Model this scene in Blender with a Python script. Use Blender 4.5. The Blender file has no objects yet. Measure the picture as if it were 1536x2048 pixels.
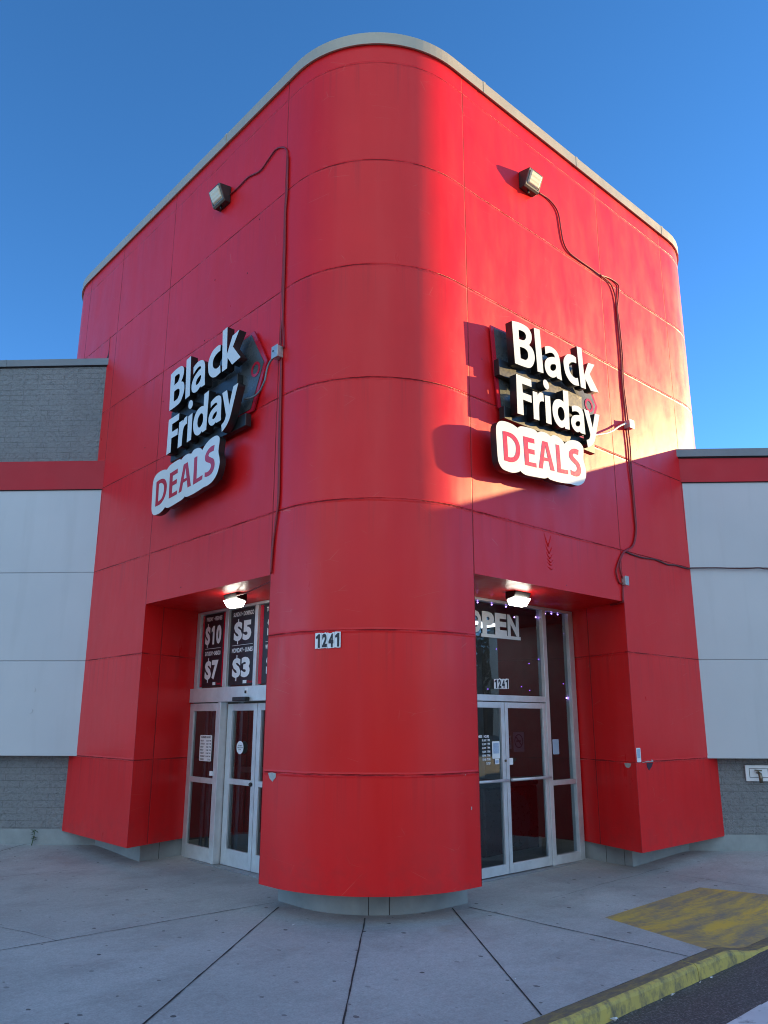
import bpy, bmesh, math, random
from mathutils import Matrix, Vector
random.seed(7)
S = bpy.context.scene
COL = S.collection
rad = math.radians
GLYPHS = {
 'B': [[(1.856,5.752,1),(1.906,5.763),(1.979,5.776),(2.063,5.78),(2.13,5.77),(2.179,5.733),(2.193,5.679),(2.177,5.619),(2.139,5.566,1),(2.189,5.546),(2.22,5.503),(2.23,5.444),(2.212,5.381),(2.174,5.326),(2.126,5.294),(2.053,5.28),(1.964,5.273),(1.882,5.269,1)],[(1.965,5.685,1),(2.012,5.694),(2.063,5.691),(2.089,5.67),(2.09,5.639),(2.068,5.604),(2.039,5.588),(2.005,5.582),(1.967,5.577,1)],[(1.975,5.49,1),(2.017,5.497),(2.067,5.497),(2.105,5.479),(2.116,5.445),(2.108,5.404),(2.075,5.37),(2.036,5.361),(1.98,5.36,1)]],
 'l': [[(2.239,5.809,1),(2.345,5.824,1),(2.377,5.312,1),(2.271,5.298,1)]],
 'a': [[(2.426,5.649,1),(2.486,5.675),(2.547,5.684),(2.613,5.675),(2.665,5.645),(2.692,5.597),(2.704,5.521),(2.709,5.412),(2.722,5.332,1),(2.629,5.331,1),(2.616,5.351,1),(2.577,5.323),(2.528,5.309),(2.469,5.316),(2.424,5.349),(2.407,5.402),(2.415,5.459),(2.455,5.512),(2.511,5.547),(2.574,5.57),(2.608,5.574,1),(2.595,5.603),(2.559,5.613),(2.51,5.602),(2.46,5.575),(2.431,5.56,1)],[(2.572,5.483),(2.535,5.468),(2.511,5.439),(2.51,5.407),(2.529,5.394),(2.565,5.399),(2.604,5.426),(2.619,5.454),(2.618,5.482),(2.603,5.49)]],
 'c': [[(3.026,5.712,1),(2.975,5.722),(2.91,5.715),(2.851,5.695),(2.803,5.65),(2.772,5.592),(2.773,5.528),(2.791,5.454),(2.83,5.402),(2.89,5.364),(2.965,5.351),(3.057,5.369,1),(3.038,5.462,1),(2.993,5.446),(2.943,5.451),(2.895,5.482),(2.874,5.528),(2.878,5.578),(2.913,5.614),(2.967,5.635),(3.025,5.641,1)]],
 'k': [[(3.054,5.867,1),(3.154,5.88,1),(3.172,5.537,1),(3.272,5.727,1),(3.41,5.747,1),(3.291,5.591,1),(3.461,5.406,1),(3.295,5.377,1),(3.194,5.495,1),(3.192,5.369,1),(3.089,5.362,1)]],
 'F': [[(1.891,5.15,1),(2.148,5.161,1),(2.149,5.079,1),(1.986,5.07,1),(1.992,4.97,1),(2.138,4.976,1),(2.14,4.895,1),(1.991,4.891,1),(1.994,4.715,1),(1.888,4.707,1)]],
 'r': [[(2.165,5.039,1),(2.245,5.045,1),(2.251,5.013,1),(2.273,5.045),(2.303,5.063),(2.353,5.064,1),(2.36,4.971,1),(2.325,4.968),(2.289,4.949),(2.269,4.906),(2.262,4.822),(2.261,4.729,1),(2.165,4.72,1)]],
 'i': [[(2.378,5.052,1),(2.475,5.068,1),(2.479,4.74,1),(2.382,4.734,1)]],
 'dot': [[(2.38,5.235),(2.41,5.244),(2.444,5.228),(2.462,5.198),(2.463,5.164),(2.437,5.137),(2.408,5.136),(2.377,5.153),(2.362,5.183),(2.365,5.215)]],
 'd': [[(2.724,5.217,1),(2.827,5.23,1),(2.815,4.767,1),(2.728,4.758,1),(2.722,4.78,1),(2.673,4.753),(2.619,4.753),(2.562,4.783),(2.525,4.834),(2.509,4.898),(2.514,4.968),(2.547,5.031),(2.598,5.069),(2.666,5.085),(2.726,5.075,1)],[(2.646,4.991),(2.613,4.957),(2.604,4.901),(2.622,4.86),(2.656,4.835),(2.7,4.851),(2.728,4.889),(2.729,4.943),(2.712,4.985),(2.677,5.0)]],
 'a2': [[(2.881,5.07,1),(2.946,5.094),(3.017,5.103),(3.08,5.084),(3.108,5.04),(3.114,4.97),(3.117,4.876),(3.123,4.789,1),(3.03,4.784,1),(3.015,4.798,1),(2.973,4.779),(2.923,4.782),(2.875,4.812),(2.852,4.861),(2.86,4.913),(2.895,4.954),(2.954,4.981),(3.03,4.999,1),(3.01,5.025),(2.972,5.03),(2.92,5.018),(2.887,5.003,1)],[(2.986,4.916),(2.953,4.899),(2.935,4.871),(2.948,4.851),(2.986,4.851),(3.02,4.874),(3.03,4.904),(3.019,4.921)]],
 'y': [[(3.123,5.1,1),(3.22,5.107,1),(3.282,4.911,1),(3.346,5.106,1),(3.445,5.117,1),(3.383,4.954),(3.326,4.802),(3.292,4.738),(3.24,4.686),(3.157,4.643,1),(3.14,4.728,1),(3.188,4.75),(3.216,4.786),(3.225,4.82,1)]],
 'box': [[(1.533,4.446),(1.553,4.505),(1.593,4.54),(1.656,4.559),(1.736,4.565),(1.816,4.559),(1.879,4.543,1),(1.934,4.576),(2.054,4.594),(2.164,4.599),(2.218,4.581,1),(2.288,4.609),(2.377,4.613),(2.449,4.595,1),(2.506,4.626),(2.597,4.624),(2.667,4.6),(2.695,4.572,1),(2.756,4.618),(2.854,4.655),(2.965,4.666),(3.033,4.644),(3.064,4.596),(3.049,4.474),(3.077,4.395),(3.089,4.33),(3.07,4.259),(3.029,4.2),(2.955,4.153),(2.871,4.132),(2.777,4.129,1),(2.643,4.111),(2.513,4.1),(2.399,4.1),(2.363,4.116,1),(2.299,4.09),(2.138,4.072),(1.995,4.06),(1.931,4.069),(1.899,4.085,1),(1.844,4.057),(1.762,4.036),(1.672,4.035),(1.607,4.046),(1.565,4.085),(1.545,4.141),(1.536,4.288)]],
 'D': [[(1.631,4.445,1),(1.696,4.456),(1.787,4.454),(1.854,4.425),(1.897,4.369),(1.905,4.302),(1.883,4.227),(1.827,4.172),(1.757,4.144),(1.689,4.14),(1.643,4.139,1)],[(1.699,4.409,1),(1.75,4.41),(1.806,4.385),(1.838,4.339),(1.833,4.269),(1.801,4.215),(1.749,4.194),(1.706,4.189,1)]],
 'E': [[(1.963,4.476,1),(2.15,4.491,1),(2.153,4.44,1),(2.041,4.43,1),(2.041,4.358,1),(2.147,4.368,1),(2.147,4.316,1),(2.045,4.308,1),(2.047,4.214,1),(2.168,4.226,1),(2.17,4.18,1),(1.978,4.168,1)]],
 'A': [[(2.29,4.505,1),(2.382,4.513,1),(2.487,4.211,1),(2.414,4.206,1),(2.39,4.297,1),(2.301,4.287,1),(2.275,4.192,1),(2.21,4.185,1)],[(2.337,4.461,1),(2.377,4.33,1),(2.307,4.326,1)]],
 'L': [[(2.53,4.525,1),(2.595,4.529,1),(2.607,4.261,1),(2.738,4.276,1),(2.736,4.229,1),(2.538,4.21,1)]],
 'S': [[(2.962,4.563,1),(2.9,4.564),(2.837,4.546),(2.786,4.508),(2.771,4.468),(2.785,4.425),(2.836,4.395),(2.888,4.374),(2.912,4.342),(2.895,4.305),(2.853,4.287),(2.812,4.288),(2.786,4.295,1),(2.788,4.24,1),(2.841,4.235),(2.902,4.24),(2.953,4.263),(2.982,4.307),(2.983,4.357),(2.96,4.403),(2.908,4.433),(2.862,4.455),(2.843,4.475),(2.859,4.497),(2.894,4.501),(2.949,4.501,1)]],
}
CABLE_LEFT = [(2.596,7.9),(2.414,7.898),(2.172,7.913),(1.917,7.852),(1.745,7.906),(1.606,7.95),(1.475,7.905),(1.388,7.826),(1.359,7.716),(1.348,7.259),(1.37,6.995),(1.35,6.533),(1.35,6.238),(1.35,6.033),(1.333,5.745),(1.349,5.594),(1.355,5.392)]
CABLE_LEFT_SECOND = [(1.342,7.703),(1.332,7.249),(1.348,6.981),(1.331,6.524),(1.325,6.024),(1.318,5.684),(1.285,5.351)]
CABLE_LEFT_LOWER = [(1.335,5.262),(1.327,5.014),(1.329,4.865),(1.315,4.395),(1.293,3.865),(1.293,3.676),(1.308,3.522),(1.351,3.328),(1.368,3.132),(1.365,2.998)]
CABLE_LEFT_LOWER_SECOND = [(1.319,5.257),(1.304,4.857),(1.293,4.389),(1.274,3.861),(1.279,3.668),(1.312,3.522),(1.341,3.301),(1.355,3.13),(1.363,2.998)]
FEED_LEFT = [(1.358,5.28),(1.442,5.24),(1.478,5.176),(1.49,5.079),(1.496,5.019),(1.584,4.935),(1.713,4.917),(1.864,4.946)]
BOX_LEFT = [(1.369,5.339)]
CABLE_RIGHT = [(2.744,7.896),(2.935,7.903),(3.079,7.858),(3.15,7.771),(3.179,7.592),(3.219,7.419),(3.317,7.328),(3.543,7.309),(3.822,7.304),(4.015,7.3),(4.269,7.345),(4.457,7.328),(4.449,7.202),(4.39,6.929),(4.408,6.786),(4.426,6.271),(4.4,5.887),(4.427,5.501),(4.436,5.357)]
CABLE_RIGHT_SECOND = [(4.014,7.294),(4.234,7.271),(4.325,7.181),(4.366,7.027),(4.37,6.772),(4.382,6.256),(4.362,5.876),(4.383,5.493),(4.375,5.34)]
CABLE_RIGHT_LOWER = [(4.429,5.259),(4.443,5.012),(4.432,4.715),(4.44,4.394),(4.441,4.108),(4.43,3.907),(4.339,3.716),(4.151,3.625),(4.057,3.564),(3.941,3.415),(3.906,3.318),(3.951,3.206),(4.034,3.208)]
CABLE_RIGHT_LOWER_SECOND = [(4.368,5.243),(4.388,4.998),(4.389,4.705),(4.41,4.388),(4.411,4.103),(4.412,3.904),(4.316,3.712),(4.149,3.616),(4.069,3.558),(3.995,3.45),(3.989,3.359),(4.03,3.256)]
CABLE_RIGHT_DROP = [(4.03,3.178),(4.014,3.092),(4.005,2.984)]
CABLE_WING_A = [(4.148,3.603),(4.495,3.585),(4.841,3.605),(5.138,3.582),(5.34,3.6),(5.661,3.598),(5.731,3.606)]
CABLE_WING_B = [(5.765,-0.015,3.612),(5.999,-0.249,3.612),(6.243,-0.493,3.601),(6.394,-0.644,3.608),(6.481,-0.731,3.593)]
FEED_RIGHT = [(3.524,4.922),(3.678,4.975),(3.811,5.022),(3.948,5.088),(4.09,5.172),(4.201,5.236),(4.31,5.288)]
BOX_RIGHT = [(4.365,5.301)]
BOX_RIGHT_LOW = [(4.038,3.234)]
BULBS = [(2.581,2.991),(2.829,2.992),(3.089,2.99),(3.241,2.828),(3.66,2.865),(3.856,2.927),(3.987,2.979),(4.12,2.982),(4.242,2.706),(4.247,2.193),(4.22,1.9),(4.259,1.678),(4.269,1.161),(4.27,0.646),(4.28,0.125)]
BULBS_FAINT = [(3.675,2.353),(3.489,2.292),(3.324,2.013),(3.48,1.974),(2.718,1.969),(4.166,2.072),(2.886,2.428)]
CHIP_COLUMN = [(1.303,1.159),(1.24,1.166),(1.18,1.16),(1.182,1.126),(1.23,1.087),(1.276,1.113)]
CHIP_PIER = [(4.28,1.157),(4.424,1.157),(4.383,1.109),(4.322,1.073),(4.285,1.113)]
RUN = [(2.526,3.511),(2.591,3.439),(2.629,3.357),(2.691,3.355),(2.737,3.472)]
QRCARD = [(4.037,1.332),(4.173,1.165)]
HOSE = [(6.256,-0.236,1.076),(6.469,-0.449,1.065),(6.259,-0.239,0.88),(6.453,-0.433,0.876),(6.358,-0.338,0.954)]
WEED = [(-0.261,6.261,0.054),(-0.263,6.263,0.256)]
N1241 = [(0.031,0.689,2.38),(0.206,0.514,2.238)]
LITTER = [(0.945,-1.983),(0.26,-1.97),(1.325,-1.95),(1.482,-1.961),(0.809,-1.985),(-0.077,0.747),(0.179,-1.325)]
PUFF = [(-0.481,6.261,2.033),(-0.488,6.268,1.752)]
CAM_ROT = [[0.738491, -0.165103, -0.653737], [-0.674261, -0.178409, -0.716619], [0.001683, 0.970006, -0.243076]]
CAM_LOC = [-4.2046, -4.9086, 1.6167]
FPX=1565.274; PX=8.064; PY=25.774

# ------------------------------------------------------------------ camera
cam = bpy.data.cameras.new('camera')
cam.sensor_fit = 'HORIZONTAL'; cam.sensor_width = 36.0
cam.lens = 36.0 * FPX / 1536.0
cam.shift_x = -PX / 1536.0; cam.shift_y = PY / 1536.0
cam.clip_start = 0.05; cam.clip_end = 3000.0
cam_o = bpy.data.objects.new('camera', cam)
mw = Matrix(CAM_ROT).to_4x4(); mw.translation = Vector(CAM_LOC)
cam_o.matrix_world = mw
COL.objects.link(cam_o); S.camera = cam_o
# ------------------------------------------------------------------ sky and sun
FILL_CLOUD = 3.2  # brightness of the unseen cloud added to lift the shade
SUN_AZ, SUN_EL = 338.0, 11.4          # azimuth counter-clockwise from +X
w = bpy.data.worlds.new('World'); S.world = w; w.use_nodes = True
wn = w.node_tree.nodes; wl = w.node_tree.links
sky = wn.new('ShaderNodeTexSky'); sky.sky_type = 'NISHITA'
sky.sun_disc = False
sky.sun_elevation = rad(SUN_EL); sky.sun_rotation = rad(90.0 - SUN_AZ)
sky.altitude = 7000.0; sky.air_density = 1.0; sky.dust_density = 0.0; sky.ozone_density = 1.2
hs = wn.new('ShaderNodeGamma'); hs.inputs['Gamma'].default_value = 1.0
bg = wn['Background']; bg.inputs['Strength'].default_value = 0.15
sat = wn.new('ShaderNodeHueSaturation'); sat.inputs['Saturation'].default_value = 1.24; sat.inputs['Hue'].default_value = 0.5
wl.new(sky.outputs['Color'], hs.inputs['Color']); wl.new(hs.outputs['Color'], sat.inputs['Color']); # unseen pale cloud bank added behind the camera to brighten the shaded walls
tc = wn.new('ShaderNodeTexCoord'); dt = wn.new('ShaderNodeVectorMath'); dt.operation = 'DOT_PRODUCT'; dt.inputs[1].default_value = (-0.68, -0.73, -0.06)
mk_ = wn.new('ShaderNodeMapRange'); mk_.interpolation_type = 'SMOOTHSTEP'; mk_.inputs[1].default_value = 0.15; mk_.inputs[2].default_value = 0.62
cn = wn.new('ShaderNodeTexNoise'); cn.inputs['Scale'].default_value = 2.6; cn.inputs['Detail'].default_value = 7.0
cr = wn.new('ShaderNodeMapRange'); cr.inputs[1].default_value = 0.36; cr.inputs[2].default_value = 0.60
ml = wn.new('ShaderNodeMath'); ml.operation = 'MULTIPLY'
mxc = wn.new('ShaderNodeMix'); mxc.data_type = 'RGBA'; mxc.inputs[7].default_value = (FILL_CLOUD * 0.76, FILL_CLOUD * 1.03, FILL_CLOUD * 1.28, 1)
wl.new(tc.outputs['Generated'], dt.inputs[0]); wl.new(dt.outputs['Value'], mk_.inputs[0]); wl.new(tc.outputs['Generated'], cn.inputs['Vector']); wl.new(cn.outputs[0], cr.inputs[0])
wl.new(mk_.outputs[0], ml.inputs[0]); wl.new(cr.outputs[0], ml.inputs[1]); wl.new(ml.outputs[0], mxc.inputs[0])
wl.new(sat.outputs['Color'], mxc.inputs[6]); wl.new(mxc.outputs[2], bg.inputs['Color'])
sun = bpy.data.lights.new('sun', 'SUN'); sun.energy = 4.0; sun.angle = rad(0.53); sun.color = (1.0, 0.70, 0.30)
sun_o = bpy.data.objects.new('sun', sun); COL.objects.link(sun_o)
sd = Vector((math.cos(rad(SUN_AZ)) * math.cos(rad(SUN_EL)), math.sin(rad(SUN_AZ)) * math.cos(rad(SUN_EL)), math.sin(rad(SUN_EL))))
sun_o.rotation_euler = sd.to_track_quat('Z', 'Y').to_euler(); sun_o.location = sd * 60
S.view_settings.view_transform = 'Standard'; S.view_settings.look = 'None'
S.view_settings.exposure = 1.66; S.view_settings.gamma = 1.0
S.cycles.max_bounces = 8
S.cycles.pixel_filter_type = 'BLACKMAN_HARRIS'; S.cycles.filter_width = 1.05
# ------------------------------------------------------------------ helpers
def tag(o, label=None, cat=None, group=None, kind=None):
    if label: o['label'] = label
    if cat: o['category'] = cat
    if group: o['group'] = group
    if kind: o['kind'] = kind
    return o
def thing(name, loc, label, cat, group=None):
    o = bpy.data.objects.new(name, None); o.empty_display_size = 0.2
    COL.objects.link(o); o.matrix_world = Matrix.Translation(Vector(loc)); WM[o.name] = o.matrix_world.copy()
    return tag(o, label, cat, group)
WM = {}
class MB:
    """collects geometry in world coordinates, builds ONE mesh object"""
    def __init__(s): s.v = []; s.f = []; s.m = []; s.uv = {}; s.sm = []
    def face(s, pts, mi=0, uv=None, smooth=False):
        i = len(s.v); s.v += [tuple(p) for p in pts]; s.f.append(tuple(range(i, i + len(pts)))); s.m.append(mi); s.sm.append(smooth)
        if uv: s.uv[len(s.f) - 1] = uv
        return s
    def box(s, a, b, mi=0):
        x0, x1 = sorted((a[0], b[0])); y0, y1 = sorted((a[1], b[1])); z0, z1 = sorted((a[2], b[2]))
        return s.hexa([(x0,y0,z0),(x1,y0,z0),(x1,y1,z0),(x0,y1,z0),(x0,y0,z1),(x1,y0,z1),(x1,y1,z1),(x0,y1,z1)], mi)
    def hexa(s, p, mi=0):
        i = len(s.v); s.v += [tuple(q) for q in p]
        for f in ((0,3,2,1),(4,5,6,7),(0,1,5,4),(1,2,6,5),(2,3,7,6),(3,0,4,7)):
            s.f.append(tuple(i + k for k in f)); s.m.append(mi); s.sm.append(False)
        return s
    def obox(s, o, r, u, n, a, b, mi=0):
        """box from local a to b in the frame (r, u, n) at o"""
        o, r, u, n = Vector(o), Vector(r), Vector(u), Vector(n)
        P = lambda x, y, z: o + r * x + u * y + n * z
        x0, x1 = sorted((a[0], b[0])); y0, y1 = sorted((a[1], b[1])); z0, z1 = sorted((a[2], b[2]))
        return s.hexa([P(x0,y0,z0),P(x1,y0,z0),P(x1,y1,z0),P(x0,y1,z0),P(x0,y0,z1),P(x1,y0,z1),P(x1,y1,z1),P(x0,y1,z1)], mi)
    def tube(s, path, r, n=8, mi=0, cap=True):
        path = [Vector(p) for p in path]; i0 = len(s.v); ref = None
        for k, p in enumerate(path):
            d = (path[min(k + 1, len(path) - 1)] - path[max(k - 1, 0)]).normalized()
            if ref is None: ref = Vector((0, 0, 1)) if abs(d.z) < .9 else Vector((1, 0, 0))
            a = d.cross(ref).normalized(); b = a.cross(d).normalized(); ref = b
            rr = r[k] if isinstance(r, (list, tuple)) else r
            for j in range(n):
                t = 2 * math.pi * j / n; s.v.append(tuple(p + a * math.cos(t) * rr + b * math.sin(t) * rr))
        for k in range(len(path) - 1):
            for j in range(n):
                j2 = (j + 1) % n
                s.f.append((i0 + k*n + j, i0 + k*n + j2, i0 + (k+1)*n + j2, i0 + (k+1)*n + j)); s.m.append(mi); s.sm.append(True)
        if cap:
            s.f.append(tuple(i0 + j for j in range(n))[::-1]); s.m.append(mi); s.sm.append(False)
            e = i0 + (len(path) - 1) * n; s.f.append(tuple(e + j for j in range(n))); s.m.append(mi); s.sm.append(False)
        return s
    def prism(s, pts, o, r, u, n, d0, d1, mi=0, side=None):
        """polygon pts (x, y) in frame, from depth d0 to d1"""
        o, r, u, n = Vector(o), Vector(r), Vector(u), Vector(n); k = len(pts); i = len(s.v)
        side = mi if side is None else side
        for d in (d0, d1): s.v += [tuple(o + r * p[0] + u * p[1] + n * d) for p in pts]
        s.f += [tuple(range(i, i + k))[::-1], tuple(range(i + k, i + 2 * k))]; s.m += [side, mi]; s.sm += [False, False]
        for j in range(k):
            j2 = (j + 1) % k; s.f.append((i + j, i + j2, i + k + j2, i + k + j)); s.m.append(side); s.sm.append(False)
        return s
    def ball(s, c, r, mi=0, nu=8, nv=5):
        c = Vector(c); i0 = len(s.v)
        for a in range(nv + 1):
            t = math.pi * a / nv
            for b in range(nu):
                p = 2 * math.pi * b / nu; s.v.append(tuple(c + Vector((math.sin(t)*math.cos(p), math.sin(t)*math.sin(p), math.cos(t))) * r))
        for a in range(nv):
            for b in range(nu):
                b2 = (b + 1) % nu; s.f.append((i0+a*nu+b, i0+(a+1)*nu+b, i0+(a+1)*nu+b2, i0+a*nu+b2)); s.m.append(mi); s.sm.append(True)
        return s
    def add(s, me, mi=0):
        i = len(s.v); s.v += [tuple(v.co) for v in me.vertices]
        for p in me.polygons: s.f.append(tuple(i + k for k in p.vertices)); s.m.append(mi if mi is not None else p.material_index); s.sm.append(False)
        return s
    def build(s, name, mats, parent=None, bevel=0, label=None, kind=None):
        me = bpy.data.meshes.new(name); me.from_pydata(s.v, [], s.f)
        for mt in (mats if isinstance(mats, (list, tuple)) else [mats]): me.materials.append(mt)
        for k, p in enumerate(me.polygons): p.material_index = s.m[k]; p.use_smooth = s.sm[k]
        if s.uv:
            L = me.uv_layers.new(name='UVMap')
            for k, uv in s.uv.items():
                for li, c in zip(me.polygons[k].loop_indices, uv): L.data[li].uv = c
        me.validate()
        return link(name, me, parent, bevel, label, kind)
def link(name, me, parent=None, bevel=0, label=None, kind=None):
    o = bpy.data.objects.new(name, me); COL.objects.link(o)
    if parent is not None:
        top = parent
        while top.parent: top = top.parent
        if top.name in WM: me.transform(WM[top.name].inverted())
        o.parent = parent
    if bevel:
        b = o.modifiers.new('bevel', 'BEVEL'); b.width = bevel; b.segments = 2; b.limit_method = 'ANGLE'
    if label: o['label'] = label
    if kind: o['kind'] = kind
    return o
def smooth_loop(pts, n=4):
    out = []; k = len(pts)
    V = [Vector((p[0], p[1])) for p in pts]; C = [len(p) > 2 for p in pts]
    for i in range(k):
        a, b = i, (i + 1) % k
        if C[a] and C[b]: out.append(V[a]); continue
        p1, p2 = V[a], V[b]
        p0 = V[i - 1] if not C[a] else p1 - (p2 - p1) * .3
        p3 = V[(i + 2) % k] if not C[b] else p2 + (p2 - p1) * .3
        for j in range(n):
            t = j / n
            out.append(.5 * ((2*p1) + (p2 - p0)*t + (2*p0 - 5*p1 + 4*p2 - p3)*t*t + (3*p1 - p0 - 3*p2 + p3)*t**3))
    return out
def curve_mesh(loops, ext):
    """filled 2D shape with holes, thickness 2*ext about z=0"""
    cu = bpy.data.curves.new('shape', 'CURVE'); cu.dimensions = '2D'; cu.fill_mode = 'BOTH'; cu.extrude = ext
    for L in loops:
        sp = cu.splines.new('POLY'); sp.points.add(len(L) - 1)
        for q, p in zip(sp.points, L): q.co = (p[0], p[1], 0, 1)
        sp.use_cyclic_u = True
    return eval_curve(cu)
def eval_curve(cu):
    o = bpy.data.objects.new('shape', cu); COL.objects.link(o); bpy.context.view_layer.update()
    me = bpy.data.meshes.new_from_object(o.evaluated_get(bpy.context.evaluated_depsgraph_get()))
    bpy.data.objects.remove(o); bpy.data.curves.remove(cu)
    return me
def text_mesh(body, w=None, h=None, bold=0.0, align='LEFT', space=1.0):
    """lettering, scaled so that its box is w by h (0,0 at lower left)"""
    cu = bpy.data.curves.new('text', 'FONT'); cu.body = body; cu.offset = bold; cu.space_character = space; cu.resolution_u = 3
    me = eval_curve(cu)
    xs = [v.co.x for v in me.vertices]; ys = [v.co.y for v in me.vertices]
    x0, x1, y0, y1 = min(xs), max(xs), min(ys), max(ys)
    sx = w / (x1 - x0) if w else h / (y1 - y0); sy = h / (y1 - y0) if h else sx
    ox = {'LEFT': 0, 'CENTER': .5, 'RIGHT': 1}[align] * (x1 - x0) * sx
    for v in me.vertices: v.co = ((v.co.x - x0) * sx - ox, (v.co.y - y0) * sy, 0)
    return me
def frame_matrix(o, r, u, n):
    r, u, n = Vector(r).normalized(), Vector(u).normalized(), Vector(n).normalized()
    return Matrix(((r.x, u.x, n.x, o[0]), (r.y, u.y, n.y, o[1]), (r.z, u.z, n.z, o[2]), (0, 0, 0, 1)))
RR_, RU_, RN_ = (1,0,0), (0,0,1), (0,-1,0)        # frame of the right-hand face
LR_, LU_, LN_ = (0,-1,0), (0,0,1), (-1,0,0)       # frame of the left-hand face
# ------------------------------------------------------------------ materials
class NT:
    def __init__(s, name):
        s.m = bpy.data.materials.new(name); s.m.use_nodes = True; s.t = s.m.node_tree; s.b = s.t.nodes['Principled BSDF']; s.out = s.t.nodes['Material Output']
    def n(s, ty, **kw):
        nd = s.t.nodes.new(ty)
        for k, v in kw.items():
            if k.startswith('_'): setattr(nd, k[1:], v)
            else: s.set(nd, k, v)
        return nd
    def set(s, nd, k, v):
        k = {'a': 0, 'b': 1, 'c': 2}.get(k, k.replace('__', ' ')) if isinstance(k, str) else k
        i = nd.inputs[k]
        if hasattr(v, 'is_output'): s.t.links.new(v, i)
        elif isinstance(v, bpy.types.Node): s.t.links.new(v.outputs[0], i)
        else: i.default_value = v
    def math(s, op, a, b=0.0, clamp=False):
        nd = s.n('ShaderNodeMath', _operation=op, _use_clamp=clamp); s.set(nd, 0, a); s.set(nd, 1, b); return nd.outputs[0]
    def mr(s, v, a, b, c=0.0, d=1.0, smooth=False):
        nd = s.n('ShaderNodeMapRange'); nd.interpolation_type = 'SMOOTHSTEP' if smooth else 'LINEAR'
        for k, q in zip((0, 1, 2, 3, 4), (v, a, b, c, d)): s.set(nd, k, q)
        return nd.outputs[0]
    def noise(s, vec, scale, detail=4.0, rough=.55):
        nd = s.n('ShaderNodeTexNoise'); s.set(nd, 'Vector', vec); s.set(nd, 'Scale', scale); s.set(nd, 'Detail', detail); s.set(nd, 'Roughness', rough); return nd.outputs[0]
    def mapping(s, vec, sc): 
        nd = s.n('ShaderNodeMapping'); s.set(nd, 'Vector', vec); s.set(nd, 'Scale', sc); return nd.outputs[0]
    def mix(s, f, a, b, mode='MIX'):
        nd = s.n('ShaderNodeMix', _data_type='RGBA', _blend_type=mode); s.set(nd, 0, f); s.set(nd, 6, a if not isinstance(a, tuple) else (*a, 1)); s.set(nd, 7, b if not isinstance(b, tuple) else (*b, 1)); return nd.outputs[2]
    def bump(s, h, strength, dist, prev=None):
        nd = s.n('ShaderNodeBump'); s.set(nd, 'Height', h); s.set(nd, 'Strength', strength); s.set(nd, 'Distance', dist)
        if prev is not None: s.set(nd, 'Normal', prev)
        return nd.outputs[0]
    def pos(s): return s.n('ShaderNodeNewGeometry').outputs['Position']
    def obj(s): return s.n('ShaderNodeTexCoord').outputs['Object']
    def fin(s, **kw):
        for k, v in kw.items(): s.set(s.b, k, v if not (isinstance(v, tuple) and len(v) == 3) else (*v, 1))
        return s.m
def plain(name, col, rough=.5, metal=0.0, spec=.5, var=.12, scale=9.0):
    t = NT(name); nz = t.noise(t.pos(), scale, 5)
    dk = tuple(c * (1 - var) for c in col); lt = tuple(min(1, c * (1 + var)) for c in col)
    c = t.mix(t.mr(nz, .3, .7), dk, lt)
    r = t.mr(t.noise(t.pos(), scale * 3), .3, .7, rough * .85, min(1, rough * 1.15))
    return t.fin(Base__Color=c, Roughness=r, Metallic=metal, Specular__IOR__Level=spec)
Z_JOINT = (1.167, 2.401, 3.616, 4.829, 6.054, 7.273, 8.496)
R_ = 1.2195; J0 = 1.393; J1 = 4.05; J2 = 5.746; XE = 7.23; YE = 8.36; SOF = 2.991; ZB = .217; ZC = 8.73
DR, DL = .957, .90                       # how far the storefronts sit behind the faces
ARC = math.pi / 2 * R_
def uL(y): return -(y - R_) - ARC / 2    # left face, arc length measured from the middle of the rounded corner
def uR(x): return (x - R_) + ARC / 2
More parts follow.
